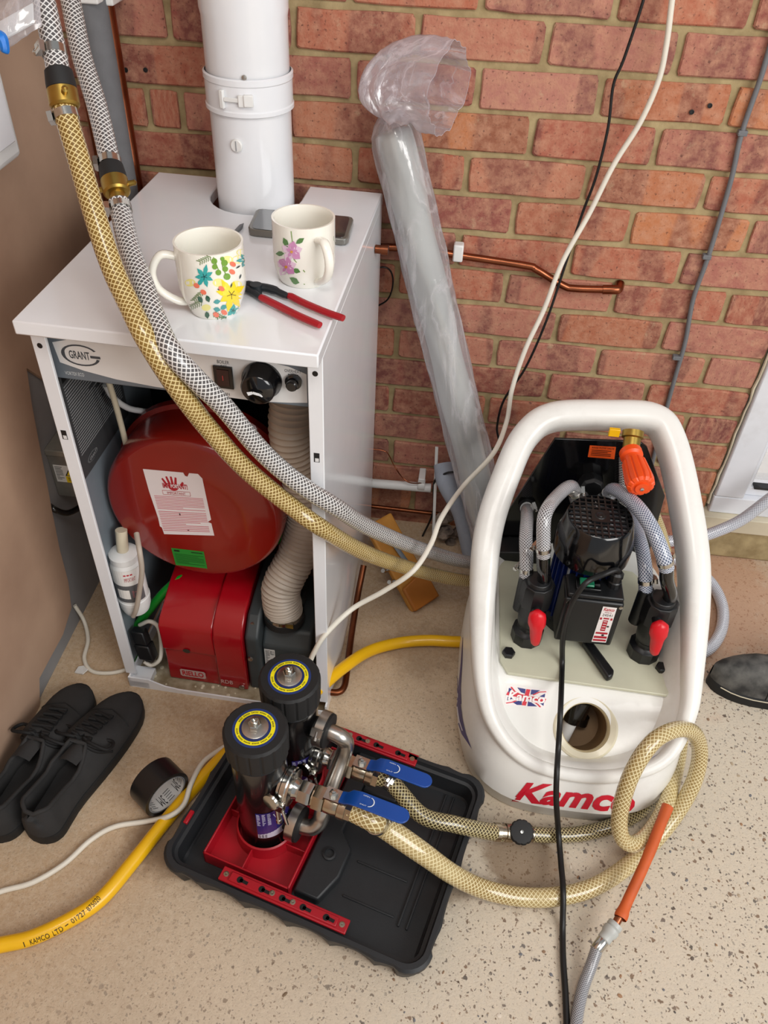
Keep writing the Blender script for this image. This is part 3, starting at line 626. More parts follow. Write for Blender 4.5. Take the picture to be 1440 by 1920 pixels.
# ---------------------------------------------------------------- things on the lid
def mug(name,label,c,r,h,ang,rb,taper):
    t=thing(name,label,'mug',c); c=V(c)
    prof=[(rb*.93,0),(rb,.003)]+[(rb+(r-rb)*math.sin(min(1,k/5*taper)*math.pi/2),.006+(h-.006)*k/8) for k in range(1,9)]
    inn=[(r-.003,h),(r-.0042,h-.004)]+[(a-.0042,b) for a,b in prof[-2:2:-1]]+[(rb*.7,.008),(.0003,.007)]
    mb=MB().lathe(prof+inn,c,seg=48,cap=False); mb.build('mug_body',m_ceram,t,ang=50)
    dx=V((math.cos(ang),math.sin(ang),0)); P=smooth([c+dx*(r-.006)+V((0,0,h*.80)),c+dx*(r+.018)+V((0,0,h*.84)),c+dx*(r+.032)+V((0,0,h*.62)),c+dx*(r+.027)+V((0,0,h*.36)),c+dx*(rb+(r-rb)*.6-.003+.012)+V((0,0,h*.17)),c+dx*(rb-.003)+V((0,0,h*.14))],6)
    MB().tube(P,.0075,12,flat=.72).build('mug_handle',m_ceram,t,ang=60)
    return t,mb,onto(mb.bvh())
c1=at(404,578,z=BZ); 
t,mb,on=mug('floral_mug','white mug covered in yellow and turquoise flowers, handle to the left',c1+V((0,.0,0)),.0475,.102,math.radians(200),.036,1.5)
mug1,on1=t,on
d=Decal(lambda a,b,h:on(300+a/3,300+b/3,h),.00025,1); TL=(52,168,166);YE=(250,222,40);GR=(112,160,52);CO=(238,124,98);DG=(46,92,70);LG=(170,190,90)
def leafp(d,col,x,y,l,w,a,layer=2):
    ca,sa=math.cos(a),math.sin(a); d.poly(col,[(x+ca*l*s-sa*w*t,y+sa*l*s+ca*w*t) for s,t in ((0,0),(.3,.42),(.6,.5),(1,0),(.6,-.5),(.3,-.42))],layer)
def flower(d,col,x,y,n,l,w,a0,cc,layer=2):
    for k in range(n): leafp(d,col,x,y,l*(.85+.3*((k*7)%3)/2),w,a0+k*2*math.pi/n,layer)
    for k in range(5): d.strip(cc,[(x,y),(x+l*.3*math.cos(a0+k*1.3),y+l*.3*math.sin(a0+k*1.3))],1.6,layer+1)
flower(d,TL,250,655,7,62,24,.4,(20,60,70)); flower(d,YE,400,755,8,88,36,.2,(90,70,10)); flower(d,TL,478,560,6,46,20,.9,(20,60,70)); flower(d,TL,410,845,5,42,22,1.1,(40,90,80),1)
for x,y,r_ in ((305,568,17),(308,600,15),(362,578,18),(366,612,16),(328,632,16),(376,655,19),(350,555,12)): d.disc(GR,(x,y),r_,r_,2)
d.strip(GR,[(345,545),(352,600),(372,650)],2.5,2); d.strip(GR,[(300,545),(330,620)],2,2)
for x,y in ((207,705),(245,742),(345,722),(408,585),(404,628),(315,868),(360,855)): d.disc(CO,(x,y),18,13,3,12,.6)
for x,y,a in ((425,610,-.6),(320,725,.2),(455,640,1.9),(405,690,1.9)): leafp(d,(40,60,60),x,y,32,9,a)
for x,y,a in ((262,760,1.2),(240,800,-2.2),(300,800,-.2),(300,835,.2),(340,838,-.6),(262,850,1.4),(345,885,.3),(390,880,1.2),(440,820,.9)): leafp(d,DG if x<270 else (70,160,160),x,y,42,26,a)
for bx,by,a in ((285,545,2.6),(235,745,2.2),(235,800,2.6),(300,860,.6),(320,885,.4)):
    for k in range(6):
        t_=k/6; x=bx+math.cos(a)*80*t_; y=by+math.sin(a)*60*t_
        d.strip((96,124,60),[(x,y),(x+24*math.cos(a+.8),y+24*math.sin(a+.8))],2.2,1); d.strip((96,124,60),[(x,y),(x+20*math.cos(a-.9),y+20*math.sin(a-.9))],2.0,1)
for x,y,r_ in ((440,560,34),(170,690,30),(455,520,26),(330,690,34),(380,560,30),(260,830,26),(430,700,30)): d.disc((246,238,150),(x,y),r_,r_*.7,0)
d.build('flower_print',m_gprint,t,recalc=False)
c2=at(572,520,z=BZ)
t,mb,on=mug('orchid_mug','white mug with a pink orchid sprig, standing behind the red pliers',c2,.0468,.096,math.radians(-52),.0405,2.2)
d=Decal(lambda a,b,h:on(300+a/3,300+b/3,h)); PK=(206,140,186);LP=(232,200,222);GN=(86,130,72)
d.strip((130,160,90),[(738,400),(745,460),(755,560),(815,630)],[3,2.5,2.5,3],1); d.strip((130,160,90),[(740,660),(815,700)],2.5,1)
for x,y,a,l in ((720,490,-2.0,60),(765,470,-.6,56),(700,525,3.1,48),(745,615,.3,48),(730,660,.5,62),(740,680,.2,46)): leafp(d,GN,x,y,l,28,a,2)
for cx,cy,s in ((742,515,1),(712,600,.95)):
    for k,a in enumerate((-2.6,-1.4,-.3,.7,2.2)): leafp(d,PK if k%2 else LP,cx,cy,62*s,46*s,a,3); leafp(d,PK,cx,cy,34*s,18*s,a,4)
    d.disc((214,150,60),(cx,cy),8,8,5)
leafp(d,PK,682,590,40,40,-1.2,3)
leafp(d,(250,120,20),968,580,95,52,-1.35,2); leafp(d,(240,90,10),975,570,70,30,-1.3,3); leafp(d,(90,120,50),985,470,70,24,-1.5,2); leafp(d,(120,110,140),985,640,60,16,1.9,2)
d.build('orchid_print',m_gprint,t,recalc=False)
# pliers
pl_=thing('pliers','red handled pliers lying on the boiler lid beside the mugs','pliers',at(540,560,z=BZ))
Z1=BZ+.008; lp=lambda *a:[at(px,py,z=Z1) for px,py in a]
MB().tube(smooth(lp((487,556),(515,570),(555,590),(600,610)),6),[.0045]+[.0062]*17+[.0055],10,flat=.8).build('handle',m_redp,pl_,ang=60)
MB().tube(smooth(lp((540,553),(570,568),(610,585),(644,597)),6),[.0045]+[.0062]*17+[.0055],10,flat=.8).build('handle',m_redp,pl_,ang=60)
MB().tube(smooth(lp((458,532),(478,537),(508,542),(540,556)),5),[.003,.006]+[.0078]*10+[.006]*3+[.0045],10,flat=.8).tube(smooth(lp((458,540),(476,548),(490,558)),5),[.004]+[.006]*8+[.0055,.0048],10,flat=.8).lathe([(.009,-.006),(.009,.007)],at(480,541,z=Z1),seg=16).build('jaw',m_dark,pl_,ang=60)
# phone behind the mug, loose pencil stub
ph=thing('phone','dark phone in a clear grey case lying behind the orchid mug','phone',at(563,440,z=BZ))
A,Bq,C_,D_=[at(*q,z=BZ+.001) for q in ((482,402),(664,418),(652,462),(464,442))]
fn=lambda a,b,h:(A*(1-a)+Bq*a)*(1-b)+(D_*(1-a)+C_*a)*b+V((0,0,h))
rr_=lambda i,k:[(i+k*(1-math.cos(t))*.5 if 0 else x,y) for x,y in [(i,i+k*2),(i+k*.3,i+k*.6),(i+k,i),(1-i-k,i),(1-i-k*.3,i+k*.6),(1-i,i+k*2),(1-i,1-i-k*2),(1-i-k*.3,1-i-k*.6),(1-i-k,1-i),(i+k,1-i),(i+k*.3,1-i-k*.6),(i,1-i-k*2)] for t in (0,)]
MB().prism(rr_(0,.06),0,.0115,fn).build('phone_case',M('smoky_case',(110,108,102),.25,coat=.4),ph,bev=.002)
MB().prism(rr_(.04,.05),.0112,.0122,fn).build('screen',M('phone_screen',(46,50,54),.08,coat=1),ph)
o=MB().rod(at(430,448,z=BZ+.004),at(452,424,z=BZ+.004),.0035,10).lathe([(.0035,0),(.0005,.012)],at(452,424,z=BZ+.004),at(452,424,z=BZ+.004)-at(430,448,z=BZ+.004),10).build('pencil',m_gcable); tag(o,'grey pencil stub with its tip showing behind the yellow flower mug','pencil')
# ---------------------------------------------------------------- pipes and cables on the walls
def clamp(parent,c,ax,r,sa=0,w=.009,mat=None):
    X,Y,Z=basis(ax,V((0,0,1)) if abs(V(ax).normalized().z)<.95 else V((0,1,0))); c=V(c)
    mb=MB().lathe([(r,-w/2),(r+.0012,-w/2),(r+.0012,w/2),(r,w/2)],c,ax,24,False)
    dx=X*math.cos(sa)+Y*math.sin(sa); dy=X*-math.sin(sa)+Y*math.cos(sa); f=lambda a,b,h:c+dx*(r+.001+h)+dy*a+Z*b
    mb.box(-.008,.006,-w*.62,w*.62,0,.0065,f); mb.lathe([(.0036,0),(.0036,.012),(.0042,.012),(.0042,.016),(.001,.0165)],f(-.004,0,.0035),dy,10)
    return mb.build('hose_clamp',mat or m_chrome,parent,ang=45)
def vpipe(px0,py0,yy,r,z0,z1): 
    q=at(px0,py0,y=yy); return V((q.x,yy,z0)),V((q.x,yy,z1))
a,b=vpipe(196,150,-.052,.0275,.02,2.2); o=tag(MB().rod(a,b,.0275,24).build('insulated_pipe',m_foam),'vertical pipe wrapped in dark grey foam between silver hose and copper pipe','pipe')
a2,b2=vpipe(222,150,-.036,.0138,.02,2.2); b2=V((a2.x,a2.y,2.2)); o=tag(MB().rod(a2,b2,.0138,20).build('copper_pipe',m_copper),'thick vertical copper pipe left of the white flue','pipe')
zq=at(215,5,y=-.05).z
t=thing('pipe_bracket','white plastic bracket around the tops of the vertical pipes','bracket',V(((a.x+a2.x)/2,-.03,zq-.01)))
MB().box(a2.x-.018,a2.x+.020,-.054,.002,zq-.005,zq+.03).build('pipe_clip',m_whiteb,t,bev=.003); MB().box(a.x-.03,a.x+.026,-.085,.002,zq+.002,zq+.035).build('pipe_clip',m_whiteb,t,bev=.003)
a3,b3=vpipe(176,240,-.03,.009,.02,2.2); tag(MB().rod(a3,b3,.0085,16).build('copper_pipe',m_copperd),'thin dull copper pipe showing between the two hanging silver hoses','pipe')
def clip(name,label,c,r,mat,group=None):
    c=V(c); return tag(MB().lathe([(r,-.005),(r+.0022,-.005),(r+.0022,.005),(r,.005)],c,V((1,0,.0)),16).box(-.005,.005,-.002,.012+0,0,r*2.2,lambda x,z,h:c+V((x,r*.6-h*.0+.0,z))).build(name,mat,bev=.0008),label,'clip',group)
wy=-.016
P=smooth([at(700,463,y=wy),at(780,466,y=wy),at(860,479,y=wy),at(985,498,y=wy),at(1005,505,y=wy),at(1055,535,y=wy),at(1078,541,y=wy),at(1135,543,y=wy)],8)
cpw=tag(MB().tube(P,.0075,14).build('copper_pipe',m_copper,ang=60),'bent copper pipe clipped along the brick wall beside the plastic-wrapped roll','pipe')
e0=at(1130,543,y=wy);e1=at(1152,543,y=wy)
MB().tube(smooth([e0,e1,e1+V((.008,.004,0)),e1+V((.012,.02,.004))],6),.0095,14).build('pipe_elbow',m_copper,cpw,ang=60)
q=at(859,475,y=-.014); tag(MB().box(-.010,.010,-.014,.008,-.013,.022,lambda x,y,z:q+V((x,y,z))).build('pipe_clip',m_whiteb,bev=.003),'white plastic clip holding the bent copper pipe','clip')
t=tag(MB().rod(at(600,898,y=-.035),at(808,915,y=-.035),.0115,18).build('waste_pipe',m_whiteb),'white plastic waste pipe along the bottom of the brick wall','pipe')
q=at(790,908,y=-.035); MB().lathe([(.0115,-.009),(.0145,-.009),(.0145,.009),(.0115,.009)],q,V((1,0,-.02)),20).box(-.008,.008,-.01,.035,.008,.024,lambda x,y,z:q+V((x,y,z))).build('pipe_clip',m_whiteb,t,bev=.002)
tag(MB().rod(at(660,945,y=-.03),at(830,965,y=-.03),.0055,12).build('copper_pipe',m_copperd),'thin copper pipe low on the brick wall behind the tan block','pipe')
line('capillary_wire','fine copper capillary looping over the white waste pipe','wire',[at(700,842,y=-.02),at(725,848,y=-.02),at(740,875,y=-.02),at(757,898,y=-.05),at(775,906,y=-.052),at(812,903,y=-.03)],.0014,m_copper,8,6)
g0=[at(1440,100,y=-.007),at(1425,150,y=-.007),at(1390,252,y=-.007),at(1370,340,y=-.007),at(1330,475,y=-.007),at(1300,560,y=-.007),at(1285,640,y=-.007),at(1265,710,y=-.007),at(1250,765,y=-.007),at(1225,860,y=-.007),at(1205,950,y=-.007)]
g0=[g0[0]+(g0[0]-g0[1])*k for k in (9,6,3)]+g0
line('grey_cable','grey cable clipped down the brick wall left of the white door frame','cable',g0,.0048,m_gcable)
for px,py,w in ((1394,249,'uppermost clip on the grey wall cable'),(1327,481,'middle clip on the grey wall cable'),(1270,670,'lowest clip on the grey wall cable above the white tank')):
    q=at(px,py,y=-.007); tag(MB().box(-.010,.006,-.006,.006,-.0045,.0045,lambda x,y,z:q+V((x,y,z))).lathe([(.0026,0),(.0022,.002),(.0003,.002)],q+V((-.0085,-.005,0)),V((0,-1,0)),8).build('cable_clip',m_gcable,bev=.001),w,'clip','clips on the grey cable')
line('black_cable','thin black cable hanging down the brick wall left of the tank','cable',[at(1215,-40,y=-.025)+V((.04*k,0,.2*k)) for k in (4,3,2,1)]+[at(1215,-40,y=-.025),at(1205,5,y=-.025),at(1170,110,y=-.025),at(1150,160,y=-.025),at(1140,240,y=-.025),at(1118,330,y=-.025),at(1092,400,y=-.03),at(1062,490,y=-.04),at(1025,600,y=-.05),at(985,690,y=-.05),at(945,750,y=-.05),at(932,800,y=-.05),at(934,835,y=-.06),at(900,855,y=-.08),at(860,882,y=-.11),at(835,888,y=-.11),at(814,905,y=-.08),at(812,960,y=-.06),at(790,1010,y=-.05)],.0026,m_bcable,8,8)
line('looped_black_wire','thin black wire looping out behind the top right of the boiler','wire',[at(690,505,y=-.03),at(725,502,y=-.03),at(737,525,y=-.03),at(728,560,y=-.03),at(700,578,y=-.03)],.0018,m_bcable,8,6)
# white cable from the floor behind the filters up the wall
wc=[at(-60,1700,z=.005),at(0,1672,z=.005),at(60,1655,z=.005),at(120,1620,z=.005),at(170,1575,z=.005),at(215,1550,z=.006),at(275,1540,z=.006),at(318,1530,z=.030),at(345,1508,z=.033),at(358,1470,z=.035),at(380,1430,z=.020),at(415,1404,z=.008),at(470,1370,z=.005),at(545,1300,z=.08),at(572,1262,z=.16),at(588,1225,z=.215),at(610,1190,z=.25),at(660,1142,z=.265),at(720,1108,z=.31),at(775,1070,z=.36),at(808,1020,z=.375),at(828,970,z=.385),at(870,910,y=-.27),at(925,850,y=-.23),at(950,790,y=-.15),at(960,730,y=-.13),at(985,655,y=-.11),at(1020,580,y=-.09),at(1055,490,y=-.07),at(1105,400,y=-.05),at(1150,310,y=-.04),at(1200,230,y=-.035),at(1235,150,y=-.035),at(1250,80,y=-.035),at(1260,0,y=-.035),at(1268,-60,y=-.035)]+[at(1268,-60,y=-.035)+V((.01*k,0,.15*k)) for k in (1,2,3,4,5)]
line('white_cable','long white cable from the floor past the filters and up the brick wall','cable',wc,.0050,m_cable,8,10)
line('white_flex','thin white flex on the bare floor beside the boiler left leg','cable',[at(140,1135,x=XL+.006),at(158,1165,z=.02),at(165,1200,z=.006),at(158,1235,z=.005),at(172,1258,z=.005),at(205,1262,z=.005),at(238,1255,z=.005),at(262,1245,z=.005)],.0044,m_cable)
# yellow hose with its print
yh=[at(-70,1790,z=.0135),at(0,1772,z=.0135),at(60,1758,z=.0135),at(130,1725,z=.0135),at(190,1685,z=.0135),at(250,1615,z=.0135),at(310,1540,z=.0135),at(370,1470,z=.0135),at(430,1408,z=.0135),at(520,1345,z=.035),at(590,1297,z=.065),at(640,1255,z=.052),at(690,1222,z=.026),at(745,1206,z=.0135),at(800,1201,z=.0135),at(850,1203,z=.0135),at(910,1205,z=.0135)]
ymb=MB().tube(smooth(yh,10),.0128,16); yo=tag(ymb.build('yellow_hose',m_yellow,ang=60),'yellow hose with black print crossing the floor behind the black tray','hose')
on=onto(ymb.bvh()); ctl=smooth([V((44,1771,0)),V((72,1761,0)),V((104,1748,0)),V((134,1728,0)),V((164,1706,0)),V((187,1682,0))],8)
def along(s,t,h):
    k=max(0,min(.9999,s))*(len(ctl)-1); i=int(k); f=k-i; P=ctl[i].lerp(ctl[i+1],f); T=(ctl[i+1]-ctl[i]).normalized(); return on(P.x-T.y*(t-.5)*11,P.y+T.x*(t-.5)*11,h)
d=Decal(along,.0009)
for st,a,b in (('I',.005,.016),('KAMCO',.09,.33),('LTD',.37,.49),('-',.52,.56),('01727',.60,.77),('875020',.80,.995)):
    d.text(st,(20,18,10),a,.1 if st!='-' else .42,b,.9 if st!='-' else .54,1)
d.build('hose_print',m_print,yo,recalc=False)
# ---------------------------------------------------------------- the two braided hoses coming down from the top left
dd=lambda *L:[at(px,py,d=q) for px,py,q in L]
def coupling(label,P0,P1,lug,neckmat):
    ax=(P1-P0).normalized(); L=(P1-P0).length; t=thing('hose_coupling',label,'coupling',P0)
    MB().lathe([(.0150,-.014),(.0172,-.012),(.0185,.002),(.0185,.010),(.016,.012)],P0,ax,24).build('rubber_sleeve',m_rubber,t)
    mb=MB().lathe([(.016,.010),(.0190,.011),(.0190,.030),(.0165,.033),(.0115,.034),(.0115,.050)],P0,ax,24); X,Y,Z=basis(ax)
    for s in (1,-1):
        dv=(X*math.cos(lug)+Y*math.sin(lug))*s; mb.lathe([(.0042,.016),(.0038,.026),(.0042,.028),(.0012,.030)],P0+ax*.021,dv,10)
    mb.build('coupling_nut',m_brass,t); return t
R_=.0147
Ph=smooth(dd((64,-70,1.03),(88,30,1.04),(103,100,1.045),(110,142,1.045)),10); h=tag(MB().tube(Ph,R_,20).build('braided_hose',m_bsilver,ang=60),'short silver braided hose hanging at top left above the left brass coupling','hose'); clamp(h,at(102,98,d=1.045),Ph[-1]-Ph[-6],R_,2.6,.011)
coupling('brass coupling on the left hanging hose, above the golden hose',at(113,152,d=1.045),at(121,195,d=1.048),1.4,m_brass)
Ph=smooth(dd((121,202,1.049),(125,222,1.05),(148,300,1.055),(177,400,1.06),(210,500,1.065),(240,567,1.065),(276,638,1.062),(333,727,1.10),(395,808,1.17),(467,885,1.235),(550,952,1.30),(600,988,1.33),(667,1028,1.44),(725,1052,1.56),(795,1073,1.71),(860,1087,1.81),(925,1092,1.92),(985,1088,2.02)),10)
h=tag(MB().tube(Ph,R_,20).build('braided_hose',m_bgold,ang=60),'golden braided hose sweeping from left coupling across boiler front to the tank','hose'); clamp(h,at(124,216,d=1.05),at(148,300,d=1.055)-at(124,215,d=1.05),R_,3.4,.010)
Ph=smooth(dd((112,-80,1.22),(132,0,1.21),(152,100,1.20),(182,200,1.185),(203,290,1.17),(208,318,1.165)),10); h=tag(MB().tube(Ph,R_,20).build('braided_hose',m_bsilver,ang=60),'long silver braided hose hanging beside the grey insulated pipe','hose'); clamp(h,at(206,304,d=1.167),Ph[-1]-Ph[-6],R_,3.2,.011)
coupling('brass winged coupling on the right hanging hose above the boiler lid',at(211,326,d=1.163),at(222,372,d=1.155),.2,m_chrome)
Ph=smooth(dd((223,378,1.153),(227,398,1.149),(243,467,1.12),(268,533,1.095),(292,600,1.075),(322,660,1.065),(368,712,1.09),(417,760,1.13),(483,838,1.20),(533,885,1.245),(583,922,1.28),(633,953,1.325),(683,985,1.42),(757,1018,1.57),(815,1038,1.71),(866,1052,1.82),(930,1060,1.98),(990,1060,2.05)),10)
h=tag(MB().tube(Ph,R_,20).build('braided_hose',m_bsilver,ang=60),'silver braided hose running beside the golden one across the boiler to the tank','hose'); clamp(h,at(226,392,d=1.15),at(243,467,d=1.12)-at(226,392,d=1.15),R_,3.0,.010)
# ---------------------------------------------------------------- left wall things
xw=XL+.008
A_,B_,C_=at(-40,95,x=xw),at(36,275,x=xw),at(-40,320,x=xw)
y1=at(8,275,x=xw).y; z0=at(36,272,x=xw).z; zt=at(2,160,x=xw).z
sw=thing('wall_box','white plastic box on the left wall with only its rounded edge in view','wall box',V((xw,y1-.1,z0)))
MB().box(xw,xw+.03,y1-.2,y1,z0,z0+.24).build('box_body',m_whiteb,sw,bev=.012,seg=4)
MB().box(xw+.03,xw+.034,y1-.18,y1-.02,z0+.03,z0+.21).build('box_cover',m_white,sw,bev=.004)
jb=thing('junction_box','grey metal junction box with yellow warning label on the left wall','junction box',at(120,925,x=XL))
yj0=at(96,885,x=XL).y; zj0,zj1=at(116,930,y=yj0).z,at(100,852,y=yj0).z
MB().box(XL,XL+.062,yj0,yj0+.075,zj0,zj1).build('box_body',M('galvanised_steel',(170,168,160),.4,.7,var=.2,vs=30),jb,bev=.002)
MB().box(XL,XL+.068,yj0-.004,yj0+.08,zj1-.002,zj1+.012).build('box_lid',M('galvanised_lid',(176,172,160),.4,.6,var=.2,vs=30),jb,bev=.002)
jm=lambda a,b,h:V((XL+.008+.03*a,yj0-h-.0004,zj1-.03-.045*b)); 
d=Decal(lambda a,b,h:V((XL+.008+.05*a,yj0-.0003-h,zj1-.026-.044*b))); d.rect((232,230,224),0,0,1,1); d.rect((240,208,30),.42,.62,1,1,2); d.poly((20,20,20),[(.42,.6),(.95,.6),(.68,.05)],2); d.poly((246,216,30),[(.49,.56),(.88,.56),(.68,.14)],3); d.strip((20,20,20),[(.70,.2),(.64,.38),(.72,.38),(.66,.53)],.025,4); d.lines((90,90,92),.05,.1,.35,.9,9,.4); d.lines((60,60,30),.5,.7,.95,.92,3,.4,3)
d.build('warning_label',m_print,jb,recalc=False)
line('black_pipe_stub','black pipe stub poking from the left wall below the junction box','pipe',[at(90,945,x=XL-.01),at(102,955,x=XL+.01),at(125,962,x=XL+.02),at(148,952,x=XL+.03),at(165,935,x=XL+.03)],.0065,m_blackg)
bg=thing('plastic_bag','clear plastic packet with a white card hanging at the top left corner','bag',at(20,90,d=1.0))
X_=(at(70,15,d=1.0)-at(-10,60,d=1.0)).normalized(); fb=frame(at(-25,95,d=1.0),X_,(at(30,0,d=1.0)-at(35,90,d=1.0)))
MB().box(0,.066,.002,.026,-.003,.001,fb).build('white_card',m_whiteb,bg,bev=.001)
d=Decal(lambda a,b,h:fb(.02+.012*a,.0-.0+.010*(1-b)-.004,.0075+h)); d.rect((238,238,236),0,0,1,1); d.text('ON',(40,40,44),.3,.3,.7,.7); d.build('paper_tag',m_print,bg,recalc=False)
mb=MB(); N=12
for L in range(2):
    vs=[];fs=[]
    for i in range(N+1):
        for j in range(N+1):
            a=i/N*.082-.006; b=-.012*(1-abs(i/N-.45)*.8)+j/N*.062; hgt=(.010 if L else -.008)*math.sin(math.pi*i/N)**.5*math.sin(math.pi*min(1,max(0,j/N)))**.5+rnd.uniform(-.0016,.0016); vs.append(fb(a,b,hgt))
    for i in range(N):
        for j in range(N): k=i*(N+1)+j; fs.append((k,k+1,k+N+2,k+N+1))
    mb.add(vs,fs)
mb.build('film_packet',m_clear,bg,ang=25)
q=at(6,82,d=.99); mb=MB(); mb.tube(smooth([at(-14,60,d=.99),at(2,72,d=.988),at(9,90,d=.99),at(8,100,d=.992)],5),[.005,.006,.0065,.0072,.0075,.0078,.0075,.007,.0065,.006,.0058,.0056,.0055,.0053,.0048,.003],8)
tag(mb.build('blue_glove',M('blue_nitrile',(16,122,220),.4,var=.3,vs=80,bump=.5,bs=150)),'bright blue crumpled glove finger at the top left below the clear packet','glove')
# ---------------------------------------------------------------- wrapped roll leaning on the wall
T_=at(733,222,y=-.062); B_=at(918,1000,y=-.165); ax=(B_-T_).normalized(); B2=T_+ax*((T_.z-.03)/-ax.z)
wr=thing('wrapped_roll','tall pale grey roll in a clear plastic sleeve leaning on the brick wall','roll',V((B2.x,B2.y,.0)))
L_=(B2-T_).length
MB().lathe([(.0005,0),(.030,.002),(.034,.01)]+[(.034+.002*math.sin(i*.9),.01+(L_-.02)*i/30) for i in range(1,31)]+[(.0005,L_)],T_+ax*.02+V((-.002,0,0)),ax,32).build('foam_roll',m_roll,wr,ang=60)
X,Y,Z=basis(ax); vs=[];fs=[];n=40;m=60
for i in range(m+1):
    h=-.012+(L_+.01)*i/m
    for k in range(n):
        a=2*math.pi*k/n; r=.0445+.0022*math.sin(3*a+h*5)+.0016*math.sin(7*a+h*23+1)+.001*math.sin(13*a-h*40)+rnd.uniform(-.0005,.0005)
        if i<4: r*=(.35,.72,.93,.99)[i]
        vs.append(T_+X*r*math.cos(a)+Y*r*math.sin(a)+Z*h)
for i in range(m):
    for k in range(n): l=(k+1)%n; fs.append((i*n+k,i*n+l,(i+1)*n+l,(i+1)*n+k))
MB().add(vs,fs).build('plastic_sleeve',m_clear,wr,ang=80)
# gathered neck and open mouth of the sleeve
cs=smooth([at(729,222,y=-.062),at(727,207,y=-.065),at(738,180,y=-.07),at(765,160,y=-.085),at(805,160,y=-.10),at(842,168,y=-.115)],5); n=48;vs=[];fs=[]; m=len(cs)
rads=[.022,.016,.013,.016,.024,.034,.043,.050,.055,.058,.061,.063,.064,.066,.067,.068,.069,.070,.0705,.071,.0712,.0714,.0716,.0718,.072,.072]
for i,c in enumerate(cs):
    T=(cs[min(m-1,i+1)]-cs[max(0,i-1)]).normalized(); A,B,_=basis(T,V((0,1,0)) if abs(T.y)<.9 else V((0,0,1)))
    for k in range(n):
        a=2*math.pi*k/n; f=i/m; r=rads[i]*(1+(.10*math.sin(4*a+2*f)+.07*math.sin(9*a+5*f)+.04*math.sin(17*a-3*f))*(1.2-.6*f)+rnd.uniform(-.02,.02)); vs.append(c+A*r*math.cos(a)*.92+B*r*math.sin(a)+V((0,-.0,0)))
for v_ in vs: v_.y=min(v_.y,-.004)
for i in range(m-1):
    for k in range(n): l=(k+1)%n; fs.append((i*n+k,i*n+l,(i+1)*n+l,(i+1)*n+k))
MB().add(vs,fs).build('sleeve_mouth',m_bagtop,wr,ang=70)
rim=[vs[(m-1)*n+k] for k in range(n)]; MB().tube(smooth(rim,3,closed=True),.0007,6,closed=True).build('sleeve_hem',m_bagtop,wr)
# pale foam sleeve, white strip, tan block beneath
P0=at(840,905,y=-.10);P1=at(868,960,y=-.11);P2=at(885,1030,y=-.13)
P3=P2+V((.008,-.005,-max(.01,P2.z-.03))); tag(MB().tube(smooth([P0+V((-.012,.03,.03)),P0,P1,P2,P3],8),.026,20).build('foam_sleeve',m_foaml,ang=60),'pale grey foam pipe sleeve bending down at the foot of the wrapped roll','foam sleeve')
q0=at(819,838,y=-.07);q1=at(811,1045,y=-.10); ax_=(q1-q0).normalized(); Xs=V((1,0,0)); 
q1=q0+ax_*((q0.z)/-ax_.z); o=MB().box(-.0035,.0035,-.002,.002,0,(q1-q0).length,lambda a,b,h:q0+Xs*a+V((0,1,0))*b+ax_*h).build('white_strip',m_whiteb,bev=.0008); tag(o,'thin white strip standing upright between tan block and foam sleeve','strip')
m_rag=M('dark_rag',(60,50,46),.9,var=.6,vs=40,c2=(150,134,120)); mb=MB(); c=at(845,1000,y=-.07); c.z=.03
for i in range(14): mb.ball(c+V((rnd.uniform(-.035,.03),rnd.uniform(-.01,.03),rnd.uniform(-.03,.06))),rnd.uniform(.012,.022),8,(1,.8,.8))
o=mb.build('rag',m_rag,ang=30); tag(o,'crumpled rag on the floor behind the white strip','rag')
tb0=[at(680,977,z=.15),at(737,948,z=.15)]
blk=thing('tan_block','tan board with a grey metal handle leaning on the floor beside the boiler','board',at(778,1150,z=.0))
Bf=at(775,1148,z=.004); Xb=(at(832,1108,z=.01)-Bf); Xb.z=.0; Xb.normalize(); Tt=at(690,985,z=.15); up_=(Tt-Bf); up_=(up_-Xb*up_.dot(Xb)); Lb=up_.length; up_.normalize(); fb=frame(Bf,Xb,up_)
Wb=.078
MB().prism([(0,0),(Wb,0),(Wb+.0,Lb),(0.0,Lb)],-.016,.0,fb).build('board',m_wood,blk,bev=.004)
MB().prism([(.0,.0),(Wb,0),(Wb,.075),(0,.06)],.0,.012,fb).build('end_block',M('tan_block_end',(184,112,36),.5,var=.12),blk,bev=.004)
MB().tube(smooth([fb(.033,Lb-.035,.0),fb(.034,Lb-.05,.010),fb(.040,Lb-.11,.014),fb(.046,Lb*.42,.010),fb(.047,Lb*.38,.0)],6),.006,10,flat=.5).build('metal_handle',m_grey,blk,ang=60)
mb=MB()
for k in (0,1): mb.tube(smooth([fb(-.002,.085+.03*k,-.004),fb(-.014,.087+.03*k,-.002),fb(-.020,.090+.03*k,.004)],4),.005,10)
mb.build('steel_hook',m_chrome,blk,ang=60)
# copper pipe along the right of the boiler base
line('copper_pipe','copper pipe with an elbow running down and under the right side of the boiler','pipe',[at(682,1060,z=.10),at(672,1110,z=.06),at(662,1170,z=.03),at(655,1220,z=.022),at(650,1262,z=.02),at(645,1288,z=.02),at(633,1298,z=.02),at(612,1297,z=.022)],.0072,m_copperd)
